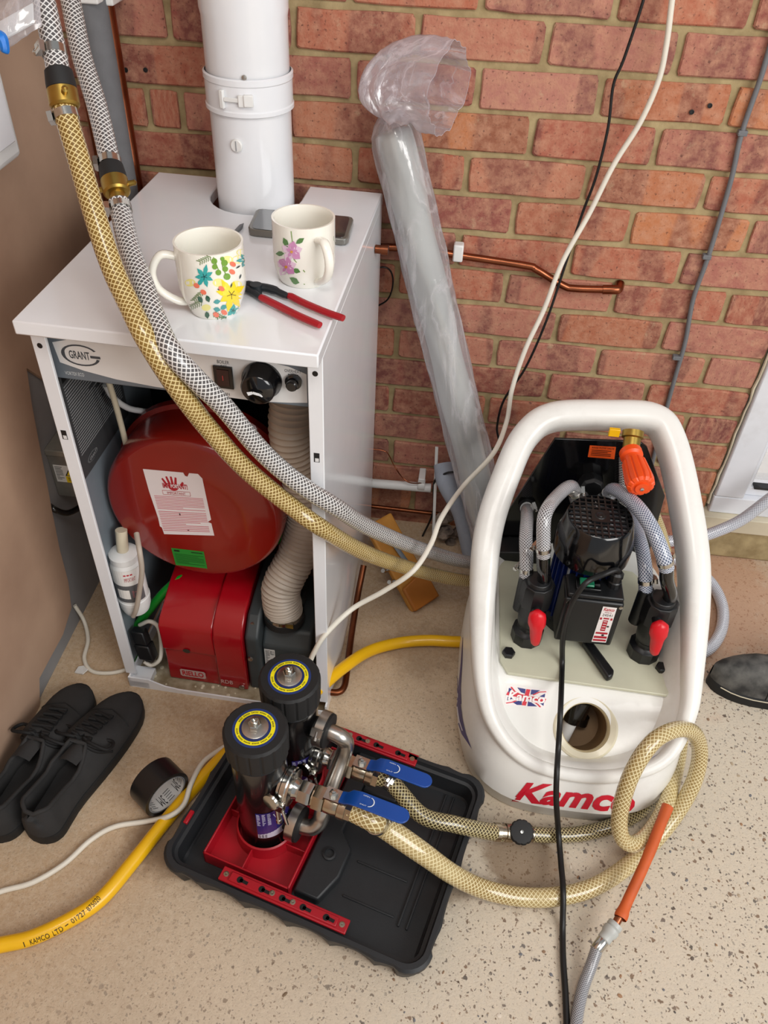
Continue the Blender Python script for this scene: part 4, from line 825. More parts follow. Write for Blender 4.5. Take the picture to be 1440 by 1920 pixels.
# braided hoses to the right of the tank
line('braided_hose','clear blue-grey braided hose from the door sill to behind the tank','hose',[at(1500,895,y=-.09),at(1440,938,y=-.10),at(1390,975,y=-.11),at(1345,996,y=-.12),at(1300,1010,y=-.13),at(1250,1015,y=-.14)],.0135,m_bsilver2,8,18)
line('braided_hose','clear braided hose looping out on the floor right of the tank','hose',[at(1255,1045,z=.05),at(1300,1065,z=.035),at(1335,1095,z=.018),at(1354,1135,z=.014),at(1354,1175,z=.014),at(1338,1208,z=.014),at(1312,1226,z=.014),at(1275,1232,z=.014),at(1230,1225,z=.014)],.0135,m_bsilver2,8,18)
# ---------------------------------------------------------------- shoes, boot, tape
def shoe(label,heel,toe,flip,group):
    heel=V((*heel,0));toe=V((*toe,0)); ax=(toe-heel).normalized(); L=(toe-heel).length; sx=V((ax.y,-ax.x,0))*flip; t=thing('shoe',label,'shoe',(heel+toe)/2,group)
    P=lambda s,x,z:heel+ax*(s*L)+sx*x+V((0,0,z))
    def hw(s):
        b=.041+.012*max(0,math.sin((s-.25)/.75*math.pi))**1.1 if s>.25 else .041
        e=1
        if s<.10: e=math.sqrt(max(0,1-((.10-s)/.10)**2))
        if s>.80: e=(max(0,1-((s-.80)/.20)**2.4))**.5
        return max(.003,b*e)
    cx=lambda s:-.006*math.sin(s*math.pi*1.2)
    S=[.002,.012,.03,.04,.052,.075,.1,.16,.23,.3,.37,.44,.5,.56,.62,.68,.74,.8,.85,.9,.94,.97,.99,.998]
    vs=[];fs=[];n=0
    for z,k in ((0,.97),(.003,1.02),(.022,1.03),(.025,1.0)):
        for s in S: vs.append(P(s,cx(s)-hw(s)*k,z+ (.006*max(0,(s-.8)/.2)**2 if z<.02 else .004*max(0,(s-.8)/.2))))
        for s in S[::-1]: vs.append(P(s,cx(s)+hw(s)*k,z+(.006*max(0,(s-.8)/.2)**2 if z<.02 else .004*max(0,(s-.8)/.2))))
    n=2*len(S); mb=MB()
    for i in range(3):
        for k in range(n): l=(k+1)%n; fs.append((i*n+k,i*n+l,(i+1)*n+l,(i+1)*n+k))
    fs+= [(k,k+1,n-2-k,n-1-k) for k in range(len(S)-1)]+[(3*n+k,3*n+k+1,3*n+n-2-k,3*n+n-1-k) for k in range(len(S)-1)]
    mb.add(vs,fs).build('sole',m_sole,t,ang=50)
    def H(s):
        pts=[(0,.078),(.06,.088),(.16,.078),(.3,.064),(.42,.070),(.5,.082),(.56,.083),(.64,.073),(.74,.060),(.84,.051),(.92,.044),(.97,.036),(1,.024)]
        for (a,b),(c,d_) in zip(pts,pts[1:]):
            if s<=c: return b+(d_-b)*(s-a)/(c-a)
        return .024
    def OP(s,w): return w*.64*math.sqrt(min(1,max(0.02,(s-.03)/.06)))*(1 if s<.36 else 1-.5*((s-.36)/.15)) if .03<=s<=.5 else 0
    rows=[];m=10
    for s in S:
        w=hw(s)*.97; h=H(s)-.022; op=.0
        op=OP(s,w)
        row=[]
        for sd in (-1,1):
            half=[]
            for k in range(m):
                q=k/(m-1); a=q*math.pi/2
                x=w*(math.cos(a)**.55 if q<1 else 0); z=h*math.sin(a)**.8
                if op: x=w+(op-w)*(q**1.6); z=h*min(1,q*1.02)
                half.append((x*sd,z+.022))
            if op: half+=[(op*.86*sd,h*.98+.022),(op*.8*sd,h*.5+.022),(op*.9*sd,.032),(op*.4*sd,.031)]
            else: half+=[(0,h+.022)]*4
            row+= half if sd<0 else half[::-1]
        rows.append([P(s,cx(s)+x,z) for x,z in row])
    vs=[q for r in rows for q in r]; k_=len(rows[0]); fs=[(i*k_+j,i*k_+j+1,(i+1)*k_+j+1,(i+1)*k_+j) for i in range(len(S)-1) for j in range(k_-1)]
    fs+=[tuple(range(k_))[::-1],tuple((len(S)-1)*k_+j for j in range(k_))]
    up=MB().add(vs,fs); up.build('upper',m_suede,t,ang=60,recalc=False)
    ub=up.bvh()
    def top(s,x,off=.002):
        o=P(s,cx(s)+x,.3); loc,_,_,_=ub.ray_cast(o,V((0,0,-1))); return (loc if loc else P(s,x,.08))+V((0,0,off))
    MB().tube([P(s,cx(s)+sd*OP(s,hw(s)*.97),H(s)+.0005) for s,sd in [(q/100,-1) for q in range(50,3,-2)]+[(q/100,1) for q in range(4,51,2)]],.0042,8,closed=True).build('collar',m_suede,t,ang=70)
    MB().tube([top(.80-.10*math.cos(a)**2*0+.0-.05*abs(math.sin(a)),hw(.8)*.93*math.sin(a),.0006) for a in [i*math.pi/14-math.pi/2 for i in range(15)]],.0012,6).build('toe_seam',m_sole,t,ang=70)
    vs=[];fs=[]
    for i in range(7):
        for j in range(5): vs.append(P(.37+.026*i,(j-2)*.0095,.090-.0016*i-(abs(j-2)**1.5*.0035)))
    for i in range(6):
        for j in range(4): q=i*5+j; fs.append((q,q+1,q+6,q+5))
    MB().add(vs,fs).build('tongue',m_suede,t,ang=70)
    mb=MB()
    for i in range(5):
        s=.52+.05*i; w=.021-.001*i
        mb.tube([top(s+.018*q*0+(.02*(q+1)/2),w*q,.005) for q in (-1,-.5,0,.5,1)],.0036,8); mb.tube([top(s+.02-(.02*(q+1)/2),w*q,.007) for q in (-1,-.5,0,.5,1)],.0036,8)
    B0=top(.54,0,.011)
    for sd in (-1,1):
        mb.tube(smooth([B0,B0+sx*sd*.024+ax*-.010+V((0,0,.012)),B0+sx*sd*.056-ax*.006+V((0,0,.0)),B0+sx*sd*.050+ax*.018-V((0,0,.012)),B0+sx*sd*.01+ax*.004],5),.0034,8)
        mb.tube(smooth([B0,B0+sx*sd*.016-ax*.014+V((0,0,.003)),B0+sx*sd*.036-ax*.010-V((0,0,.012)),B0+sx*sd*.050+ax*.010-V((0,0,.034))],5),.0032,8)
    mb.ball(B0,.006,8,(1,1,.7)); mb.build('laces',m_lace,t,ang=70)
    return t
shoe('black suede lace-up shoe, the one farther from the left wall',(-.648,-.955),(-.577,-.635),1,'pair of black shoes')
shoe('black suede lace-up shoe standing against the left wall, partly cut off',(-.728,-.965),(-.680,-.63),-1,'pair of black shoes')
bt=thing('work_boot','dusty black work boot toe at the right edge beside the tank','boot',at(1385,1300,z=0))
h0=at(1331,1262,z=.03); ax=V((1,-.06,0)).normalized(); sx=V((-ax.y,ax.x,0))
def bsec(s): 
    e=math.sqrt(max(0,1-(1-min(1,s/.10))**2)); return max(.004,.05*e)
S=[0,.008,.02,.04,.06,.085,.11,.14,.17,.2,.24,.27,.285,.29]; rows=[];rs=[]
for s in S:
    w=bsec(s)*(1 if s<.25 else math.sqrt(max(.02,1-((s-.25)/.041)**2))); h=.030+.062*min(1,(s+.01)/.10)**.5+(.09*min(1,max(0,s-.13)/.08))
    rows.append([h0*1+ax*s+sx*(w*.95*math.cos(a))+V((0,0,-.03+.026+(h-.026+.01)*math.sin(a))) for a in [math.pi*k/14 for k in range(15)]])
    rs.append([h0+ax*s+sx*x+V((0,0,-.03+z)) for x,z in ((-w,.0),(-w*1.04,.006),(-w*1.04,.026),(-w*.9,.03),(w*.9,.03),(w*1.04,.026),(w*1.04,.006),(w,0))])
def loft(rows,closed=False):
    k=len(rows[0]); vs=[q for r in rows for q in r]; fs=[(i*k+j,i*k+(j+1)%k,(i+1)*k+(j+1)%k,(i+1)*k+j) for i in range(len(rows)-1) for j in range(k if closed else k-1)]
    return MB().add(vs,fs+([tuple(range(k))[::-1],tuple(range(len(vs)-k,len(vs)))] if closed else []))
b_=loft(rows); b_.add(rows[-1],[tuple(range(15))]); b_.build('boot_upper',m_boot,bt,ang=70); loft(rs,True).build('boot_sole',m_sole,bt,ang=40)
MB().tube([rows[6][k]+V((0,0,.0004)) for k in range(15)],.0016,6).build('toe_seam',m_sole,bt,ang=70)
MB().tube([h0+ax*s-sx*(bsec(s)*1.045)+V((0,0,-.03+.026)) for s in S[2:]],.0012,6).build('welt_stitching',m_cream,bt)
# tape roll lies tilted: hub faces the yellow hose
tcn=at(300,1478,z=.042); axd=(V((.80,-.58,.02))).normalized()
tp=thing('tape_roll','wide black tape roll with grey printed core beside the yellow hose','tape roll',V((tcn.x,tcn.y,0)))
R1=.047
low=R1*math.sqrt(1-axd.z**2)+.024*axd.z; tcn.z=low+.0005
MB().lathe([(.040,-.024),(R1,-.024),(R1,.024),(.040,.024),(.040,-.024)],tcn,axd,48,False).build('tape_winding',M('black_tape',(22,21,22),.32,var=.2),tp,ang=40)
MB().lathe([(.0375,-.024),(.040,-.024),(.040,.0235),(.0375,.0235),(.0375,-.024)],tcn,axd,48,False).build('core_ring',m_gcable,tp,ang=40)
X,Y,Z=basis(axd); cmap=lambda a,b,h:tcn+X*(math.cos(a)*(.0374-h))+Y*(math.sin(a)*(.0374-h))+Z*(.023-.046*b)
d=Decal(cmap)
for i in range(40): a=i*math.pi/20; d.rect((196,196,194),a,0,a+math.pi/20,1)
for i in range(6): a=i*1.047+.2; d.text('3M',(14,14,16),a+.34,.12,a,.62,2); d.lines((60,60,64),a+.42,.15,a+.8,.7,5,.25)
d.build('core_print',m_print,tp,recalc=False)

q=at(155,1258,z=.001); o=MB().prism([(-.014,-.008),(.006,-.012),(.013,.002),(-.002,.012),(-.012,.008)],0,.003,lambda a,b,h:q+V((a,b,h+.004*(a>0)))).build('paper_scrap',m_whiteb); tag(o,'small crumpled white paper scrap on the floor beside the thin white flex','paper')
# ---------------------------------------------------------------- black tray with red inserts
TA=V((-.395,-.95,0)); ta=math.radians(-15.2); TU=V((math.cos(ta),math.sin(ta),0)); TV=V((-math.sin(ta),math.cos(ta),0))
tf=lambda u,v,h:TA+TU*u+TV*v+V((0,0,h))
U0,U1,V0,V1=-.008,.484,-.040,.333; TH=.058
def rrect(ins,rad,scal=0,nc=6,ne=40):
    x0,x1,y0,y1=U0+ins,U1-ins,V0+ins,V1-ins; r=max(.002,rad-ins*.5); pts=[]
    for (cx,cy,a0,(ex,ey)) in ((x1-r,y0+r,-90,(0,1)),(x1-r,y1-r,0,(-1,0)),(x0+r,y1-r,90,(0,-1)),(x0+r,y0+r,180,(1,0))):
        for k in range(nc+1):
            a=math.radians(a0+90*k/nc); pts.append((cx+r*math.cos(a),cy+r*math.sin(a)))
        L=((y1-y0) if ey else (x1-x0))-2*r; nx,ny=ey,-ex
        px_,py_=pts[-1]
        for k in range(1,ne):
            s=L*k/ne; w=.5+.5*math.cos(2*math.pi*(s/L)*(5 if ex else 3)); w=w**.35 if w>0 else 0
            o_=-scal*w; pts.append((px_+ex*s+nx*o_,py_+ey*s+ny*o_))
    return pts
tray=thing('tool_tray','black plastic tray base with red inserts holding the two black filters','tray',tf(.23,.16,0))
loops=[(.014,.0,.009,.042),(.010,.004,.009,.042),(.002,.040,.009,.042),(.0,.046,.005,.042),(.0,TH-.004,.004,.042),(.004,TH,.002,.042),(.013,TH,0,.038),(.016,TH-.008,0,.038),(.022,TH-.010,0,.034),(.026,.012,0,.034),(.030,.008,0,.03)]
rows=[[tf(a,b,h) for a,b in rrect(i,rd,sc)] for i,h,sc,rd in loops]
k=len(rows[0]); vs=[q for r in rows for q in r]; fs=[(i*k+j,i*k+(j+1)%k,(i+1)*k+(j+1)%k,(i+1)*k+j) for i in range(len(rows)-1) for j in range(k)]+[tuple(range(k))[::-1],tuple(range(len(vs)-k,len(vs)))]
MB().add(vs,fs).build('tray_shell',m_tray,tray,ang=30)
MB().prism([(.226,.02),(.272,.02),(.290,.07),(.290,.125),(.262,.150),(.262,.32),(.226,.32)],.006,.030,tf).prism([(.262,.24),(.33,.24),(.33,.32),(.262,.32)],.006,.026,tf).build('tray_platform',m_tray,tray,bev=.004)
MB().lathe([(.012,0),(.012,.006),(.0085,.007),(.008,.001),(.0003,.001)],tf(.258,.10,.028),seg=20).build('platform_boss',m_tray,tray)
mb=MB()
for i in range(4): mb.box(.305,.40,.05+.065*i,.054+.065*i,.007,.0105,tf)
for u in (.41,.425): mb.box(u,u+.004,.04,.30,.007,.013,tf)
mb.build('floor_rib',m_tray,tray,bev=.001)
# red open box
mb=MB(); a0,a1,b0,b1=.055,.222,.012,.292; HB=.044
mb.box(a0,a1,b0,b0+.0035,.008,HB,tf).box(a0,a1,b1-.0035,b1,.008,HB,tf).box(a0,a0+.0035,b0,b1,.008,HB,tf).box(a1-.0035,a1,b0,b1,.008,HB,tf).box(a0,a1,b0,b1,.008,.0115,tf)
mb.box(.127,.130,b0,.06,.011,.034,tf).box(a0,.09,.105,.108,.011,.034,tf).box(.165,a1,.085,.088,.011,.034,tf).box(a0,a1,.163,.166,.011,.036,tf).box(.127,.130,.26,b1,.011,.034,tf)
red=mb.build('red_insert',m_redp,tray,bev=.001)
F1=tf(.130,.107,0);F2=tf(.135,.216,0)
mb=MB()
for c in (F1,F2): mb.lathe([(.056,.011),(.0535,.04),(.0505,.042),(.0495,.036),(.0495,.012)],c,seg=40,cap=False)
mb.build('socket_ring',m_redp,red)
for nm,b,u0,u1,ks,sc_ in (('front',-.013,.108,.342,(.145,.186,.224,.262,.304),(.118,.205,.243,.332)),('back',.318,.10,.342,(.14,.185,.222,.258,.303),(.118,.203,.240,.332))):
    z=TH-.001 if nm=='front' else TH-.006
    fn=lambda a,bb,h:tf(a,bb+b,h+z)
    st=MB().prism([(u0,-.011),(u1,-.011),(u1,.013),(u0,.013)],0,.006,fn).prism([(u0+.018,-.0075),(u1-.018,-.0075),(u1-.018,.0085),(u0+.018,.0085)],.006,.0095,fn).build('red_strip',m_redp,tray,bev=.0015)
    d=Decal(lambda a,bb,h:fn(a,bb,.0097+h))
    for x in ks: d.disc((10,8,9),(x,0),.0055,.0055); d.strip((10,8,9),[(x,0),(x+.015,-.001)],.0028)
    d.build('keyhole_slot',m_print,st,recalc=False)
    for x in sc_: MB().lathe([(.0048,0),(.0048,.0012),(.002,.0016),(.0002,.001)],fn(x,.001,.0058 if x in (sc_[0],sc_[-1]) else .0093),seg=10).build('strip_screw',m_nickel,st)
MB().box(-.004,.004,.04,.066,TH-.003,TH+.004,lambda u,v,h:tf(u+.004,v,h)).build('red_tab',m_redp,tray,bev=.0015)
# ---------------------------------------------------------------- the two filters
ZV=V((0,0,1)); HT=.34
def mag_filter(label,c,lab):
    t=thing('filter_housing',label,'filter',c+V((0,0,.012)))
    bb=MB().lathe([(.0005,.012),(.044,.012),(.0455,.016),(.0455,.268),(.047,.270),(.047,.276),(.0455,.278),(.0455,.288)],c,seg=48); bb.build('filter_body',m_blackg if False else M('satin_black',(15,14,15),.22,coat=.3),t)
    pts=[]; n=96
    rows=[]
    for h,r,dp in ((.282,.0470,0),(.284,.0508,.0022),(.330,.0518,.0022),(.336,.0514,.001),(HT,.0475,0)):
        rows.append([c+V(((r-(dp if (k%6) in (0,) else 0))*math.cos(k*2*math.pi/n),(r-(dp if (k%6) in (0,) else 0))*math.sin(k*2*math.pi/n),h)) for k in range(n)])
    loft(rows,True).build('filter_cap',m_rubber,t,ang=28)
    d=Decal(lambda a,b,h:c+V((a,b,HT+h)),.0003)
    d.disc((34,54,112),(0,0),.0358,.0358,1,40); d.disc((240,226,20),(0,0),.0315,.0315,2,40); d.disc((28,44,96),(0,0),.0250,.0250,3,40)
    for r,k0 in ((.0284,0),(.0284,180)):
        for i in range(34):
            a=math.radians(k0+12+i*4.6); 
            if i%6==5: continue
            d.strip((40,40,20),[((r-.0012)*math.cos(a),(r-.0012)*math.sin(a)),((r+.0010)*math.cos(a),(r+.0010)*math.sin(a))],.00055,4)
    d.build('cap_label',m_print,t,recalc=False)
    MB().lathe([(.021,0),(.021,.0015),(.0195,.0022),(.0065,.0022)],c+V((0,0,HT+.0012)),seg=32).build('washer',m_steel,t)
    MB().lathe([(.0105,.0),(.0108,.001),(.0108,.010),(.0095,.0115)],c+V((0,0,HT+.003)),seg=6).lathe([(.0062,.010),(.0062,.018),(.0045,.019),(.004,.014),(.0003,.014)],c+V((0,0,HT+.003)),seg=16).build('hex_nut',m_chrome,t,ang=25)
    a_=lab; d=Decal(lambda a,b,h:c+V((math.cos(a_+a)*(.0457+h),math.sin(a_+a)*(.0457+h),.155-.085*b)))
    for i in range(12):
        x=-.75+i*.125; cut=.55+.45*((i+1)/12)**2 if i<12 else 1
        d.rect((52,46,112),x,0,x+.125,min(1,.55+.30*(1-i/12)**.5)); d.rect((208,204,220),x,min(1,.55+.30*(1-i/12)**.5),x+.125,1)
    for i in range(3): d.lines((200,200,226),-.72+.2*i,.04,-.6+.2*i,.5,10,.5,2,i)
    for i in range(3): d.lines((30,28,40),-.72+.12*i,.86,-.64+.12*i,.99,5,.5,2,i)
    d.poly((230,230,240),[(-.1,.12),(.3,.08),(.6,.02),(.3,.3),(.5,.5),(.1,.45)],2)
    d.build('filter_label',m_gprint,t,recalc=False)
    return t
f1=mag_filter('black cylindrical filter with yellow ringed cap nearest the black tape roll',F1,math.radians(-50))
f2=mag_filter('black cylindrical filter with yellow ringed cap nearest the boiler and red burner',F2,math.radians(-40))
UP=lambda c,u,h,v=0:c+TU*u+TV*v+V((0,0,h))
# link pipe between the filters
lp_=thing('link_pipe','bent steel link pipe joining the two black filters','pipe',UP(F1,.07,.06))
MIDV=(F2-F1)
P=smooth([UP(F2,.062,.222),UP(F2,.078,.222),UP(F2,.094,.217),UP(F2,.103,.200),UP(F2,.101,.170,-.02),UP(F1,.103,.125,.03),UP(F1,.102,.100,.014),UP(F1,.094,.086,.004),UP(F1,.080,.082),UP(F1,.062,.082)],8)
MB().tube(P,.0145,20).build('bent_pipe',m_steel,lp_,ang=60)
for c,h in ((F2,.222),(F1,.082)):
    o_=UP(c,.040,h); MB().lathe([(.018,0),(.018,.012),(.030,.013),(.031,.032),(.016,.033)],o_,TU,32).build('rubber_flange',m_rubber,lp_)
    clamp(lp_,UP(c,.060,h),TU,.0315,2.4 if h>.1 else -1.6,.016,m_steel)
# ball valves with hoses
def valve(label,c,h,lab2):
    t=thing('ball_valve',label,'valve',UP(c,.05,h))
    o_=UP(c,.034,h+.012)
    MB().lathe([(.016,0),(.016,.006),(.0315,.008),(.0315,.012),(.033,.014),(.033,.022),(.0315,.024),(.0315,.028),(.018,.030),(.016,.036),(.0165,.044)],o_,TU,32).build('clamp_flange',m_chrome,t)
    fv=lambda a,b,z:o_+TU*(.018+b)-TV*(.033+z)+ZV*a
    MB().lathe([(.0005,0),(.014,.001),(.016,.004),(.014,.0075),(.0005,.009)],o_+TU*.006-TV*.034+ZV*.002,-TV+ZV*.2-TU*.2,24).build('wing_cap',m_chrome,t)
    MB().box(-.022,-.002,-.008,.008,-.004,.006,fv).lathe([(.0045,0),(.0045,.022),(.0055,.022),(.0055,.03),(.002,.031)],fv(-.022,-.004,.002),V((.1,-.2,-1)),10).lathe([(.003,0),(.003,.03)],fv(-.010,.008,.006),V((.3,-.3,-1)),8).build('toggle_bolt',m_chrome,t,bev=.001)
    MB().lathe([(.0195,.040),(.0205,.042),(.0205,.060),(.0195,.062)],o_,TU,6).build('hex_adapter',m_chrome,t,ang=25)
    mb=MB().lathe([(.013,.062),(.0175,.064),(.0175,.069)],o_,TU,8).lathe([(.0215,.067),(.0225,.069),(.0225,.084),(.0215,.086)],o_,TU,6).lathe([(.017,.086),(.019,.088),(.0195,.102),(.018,.110),(.0205,.112),(.0205,.124)],o_,TU,24).lathe([(.019,.124),(.019,.134)],o_,TU,6)
    mb.build('valve_body',m_nickel,t,ang=25)
    pb=o_+TU*.100; MB().lathe([(.009,.014),(.009,.026)],pb,ZV,16).box(-.014,.018,-.011,.011,.026,.029,lambda a,b,z:pb+TU*a+TV*b+ZV*z).lathe([(.0075,.029),(.0075,.035),(.004,.036),(.004,.040),(.0005,.041)],pb,ZV,6).build('valve_stem',m_chrome,t,ang=25)
    pr=lambda a,b,z:pb+TU*a+TV*b+ZV*z
    mb=MB(); path=[(.012,.0285),(.022,.031),(.030,.040),(.045,.044),(.115,.0445)]
    vs=[];W2=[.010,.011,.013,.0135,.0135]
    pts=[]
    for (x,z),w in zip(path,W2): pts.append([pr(x,-w,z),pr(x,w,z),pr(x,w,z+.0035),pr(x,-w,z+.0035)])
    for q in range(1,5): x=.115+.0135*math.sin(q*math.pi/8); w=max(.002,.0135*math.cos(q*math.pi/8)); pts.append([pr(x,-w,.0445),pr(x,w,.0445),pr(x,w,.048),pr(x,-w,.048)])
    lv=loft(pts,True).build('blue_lever',m_blue,t,bev=.001)
    d=Decal(lambda a,b,z:pr(.045+.035*a,.010-.02*b,.0484+z)); arc=[(.45+.25*math.cos(q),.5+.4*math.sin(q)) for q in [(-1.4+i*.28) for i in range(11)]]; d.strip((220,230,240),arc,.025); d.text('OPEN',(220,230,240),.1,.06,.42,.16,1); d.text('SHUT',(220,230,240),.1,.84,.42,.94,1)
    d.build('lever_print',m_print,lv,recalc=False)
    return t,o_
v1,o1=valve('ball valve with blue lever on the filter nearest the tape roll',F1,.190,0)
v2,o2=valve('ball valve with blue lever on the filter nearest the boiler, further back',F2,.122,0)
RH=.0165
s1=o1+TU*.128
Pc=smooth([s1,s1+TU*.04-ZV*.006,at(720,1550,z=.165),at(790,1598,z=.125),at(850,1640,z=.075),at(910,1668,z=.034),at(980,1682,z=.0175),at(1050,1680,z=.0175),at(1120,1660,z=.0175),at(1190,1612,z=.0175),at(1250,1550,z=.035),at(1295,1480,z=.085),at(1312,1420,z=.14),at(1304,1378,z=.195),at(1272,1367,z=.235),at(1225,1390,z=.245),at(1185,1450,z=.205),at(1163,1520,z=.14),at(1165,1568,z=.09),at(1190,1582,z=.07),at(1222,1556,z=.065),at(1250,1505,z=.065),at(1268,1440,z=.065),at(1276,1390,z=.06),at(1280,1340,z=.05)],9)
hc=tag(MB().tube(Pc,[RH+.0025*math.exp(-((i-20)/12)**2) if i<60 else RH-.002*min(1,(i-60)/30) for i in range(len(Pc))],22).build('braided_hose',m_bpale,ang=60),'pale gold braided hose looping from the nearer valve over the floor by the tank','hose')
clamp(hc,Pc[14]*.5+Pc[13]*.5,Pc[15]-Pc[12],RH+.002,1.9,.011)
s2=o2+TU*.128
Pd=smooth([s2,s2+TU*.03-ZV*.002,at(790,1528,z=.10),at(850,1545,z=.085),at(900,1556,z=.06),at(940,1562,z=.035)],9)
hd=tag(MB().tube(Pd,.0150,20).build('braided_hose',m_bdark,ang=60),'short dark gold braided hose from the further valve across the tray edge','hose'); clamp(hd,Pd[8],Pd[9]-Pd[7],.0152,1.9,.010)
q0=at(925,1560,z=.042);q1=at(1012,1565,z=.022); axv=(q1-q0).normalized()
iv=thing('inline_valve','small inline valve with round black knob on the floor in front of the tank','valve',at(975,1570,z=0))
MB().lathe([(.0152,0),(.0165,.001),(.0165,.012),(.0140,.013),(.0140,.022),(.0165,.023),(.0165,.034),(.012,.036),(.012,.070),(.0135,.071),(.0135,.082)],q0,axv,24).build('valve_body',m_nickel,iv)
kc=q0+axv*.052; toc=(CAMP-kc).normalized(); rows=[]
for h,r,w in ((.008,.013,0),(.012,.0215,.0012),(.020,.0225,.0014),(.025,.020,.001),(.026,.012,0)):
    X,Y,Z=basis(V((0,-.35,.94))); rows.append([kc+X*((r-(w if k%4==0 else 0))*math.cos(k*math.pi/24))+Y*((r-(w if k%4==0 else 0))*math.sin(k*math.pi/24))+Z*h for k in range(48)])
loft(rows,True).build('round_knob',m_rubber,iv,ang=25); MB().rod(kc,kc+V((0,-.35,.94))*.01,.007,12).lathe([(.004,0),(.003,.002),(.0003,.0022)],kc+V((0,-.35,.94)).normalized()*.026,V((0,-.35,.94)),10).build('knob_screw',m_chrome,iv)
Pe=smooth([q0+axv*.076,at(1040,1566,z=.017),at(1090,1563,z=.016),at(1150,1548,z=.016),at(1200,1520,z=.016),at(1238,1480,z=.016),at(1260,1440,z=.018),at(1272,1400,z=.02),at(1280,1350,z=.02)],9)
he=tag(MB().tube(Pe,.0140,20).build('braided_hose',m_bdark,ang=60),'dark gold braided hose along the foot of the tank below its red lettering','hose')
mb=hc
ctlp=[(1252,1465),(1300,1430)]
# ---------------------------------------------------------------- orange tube, steel hose in front
ot0=at(1252,1512,z=.095);ot1=at(1163,1722,z=.05)
ot=thing('orange_tube','orange rubber tube pushed over a copper stub on the grey fitting','tube',V((ot1.x,ot1.y,0.0)))
P=smooth([ot1,ot1.lerp(ot0,.15),ot1.lerp(ot0,.5)+V((.002,0,.003)),ot0],8)
MB().tube(P,[.0105,.0112,.0112,.0108,.0102,.0096,.0092,.009]+[.009]*9+[.0095]*6+[.010,.0105],18,cap=False).build('rubber_tube',m_orub,ot,ang=60)
mb=MB(); axo=(ot0-ot1).normalized(); MB().lathe([(.0104,-.0002),(.0062,.0),(.0058,-.03),(.0002,-.031)],ot0,axo,18,False).build('tube_mouth',M('tube_mouth_inside',(150,62,24),.7),ot)
g1=at(1122,1775,z=.035); g0=at(1153,1735,z=.046)
MB().rod(g0.lerp(ot1,-.2),ot1+axo*.02,.0068,14).build('copper_stub',m_copper,ot)
gf=thing('grey_fitting','grey push-fit fitting between the orange tube and the steel braided hose','fitting',V((g1.x,g1.y,0)))
axg=(g1-g0).normalized(); MB().lathe([(.0068,-.004),(.0125,-.003),(.0128,.004),(.0115,.006),(.0135,.008),(.0135,.016),(.0112,.020),(.0112,.030),(.0085,.033)],g0,axg,24).build('fitting_body',M('pale_grey_plastic',(186,188,184),.4),gf)
MB().lathe([(.0095,0),(.0100,.001),(.0100,.020),(.0090,.022)],g0+axg*.030,axg,20).build('ferrule',m_chrome,gf)
sh=smooth([g0+axg*.048,at(1108,1812,z=.022),at(1094,1850,z=.014),at(1083,1900,z=.011),at(1076,1960,z=.011)],8)
tag(MB().tube(sh,.0098,18).build('steel_hose',m_steelbraid,ang=60),'steel braided flexible hose at the bottom edge below the grey fitting','hose')
# ---------------------------------------------------------------- white flushing tank
SL=math.radians(38.7); PN=V((0,-math.sin(SL),math.cos(SL))); P00=V((.303,-.77,.113))
rimpx=[(1070,1452),(985,1424),(928,1362),(905,1280),(903,1150),(915,1000),(950,890),(985,818),(1035,783),(1130,779),(1220,785),(1256,828),(1285,950),(1301,1080),(1297,1250),(1286,1345),(1245,1422),(1165,1453)]
rim3=[at(*q,plane=(P00,PN)) for q in rimpx]
RIM=smooth(rim3,8,closed=True)
CX,CY=.303,-.50
tank=thing('flushing_tank','white plastic flushing pump tank with carrying hoop and motor on top','pump tank',V((CX,-.5,0)))
def hoop_r(z): t=max(0,min(1,(z-.12)/.27)); t=t*t*(3-2*t); return .013+.014*t
band=MB().tube([q-PN*.004*(1-max(0,min(1,(q.z-.12)/.2))) for q in RIM],[hoop_r(q.z) for q in RIM],24,closed=True,flat=1.45,up=PN,sq=3)
# body: hull under the hoop, open above
def ang(q): return math.atan2(q.x-CX,-(q.y-CY))
CAP=.335
low=[q for q in RIM if q.z<=CAP]
NB=96
def rim_at(a):
    """plan point and height of the body top at bearing a (0 = front)"""
    best=None
    for q,r in zip(RIM,RIM[1:]+RIM[:1]):
        a0,a1=ang(q),ang(r)
        if a0>a1: a0,a1,q,r=a1,a0,r,q
        if a1-a0<math.pi and a0<=a<=a1:
            f=(a-a0)/max(1e-6,a1-a0); best=q.lerp(r,f)
    return best
def sup(a,cx,cy,hx,hy,n): 
    s,c=math.sin(a),-math.cos(a); r=1/((abs(s)/hx)**n+(abs(c)/hy)**n)**(1/n); return cx+r*s,cy+r*c
tops=[];base=[]
for i in range(NB):
    a=-math.pi+2*math.pi*(i+.5)/NB; q=rim_at(a); bx_,by_=sup(a,CX,CY,.196,.262,4)
    if q is None or q.z>CAP or q.y>-.49: q=V((bx_,by_,CAP-(CAP-.215)*max(0,min(1,(by_+.47)/.11)))) if abs(a)>1.2 else q
    tops.append(V((q.x,q.y,q.z))); bx2,by2=sup(a,CX+.004,-.498,.218,.290,3.2); base.append(V((bx2,by2,0)))
rows=[]
def ins(P,k): return [V((CX+(q.x-CX)*k,CY+(q.y-CY)*k,q.z)) for q in P]
rows.append([V((q.x,q.y,.0)) for q in ins(base,.955)]); rows.append([V((q.x,q.y,.006)) for q in ins(base,.975)])
rows.append([V((q.x,q.y,.040)) for q in ins(base,.985)]); rows.append([V((q.x,q.y,.048)) for q in ins(base,1.01)])
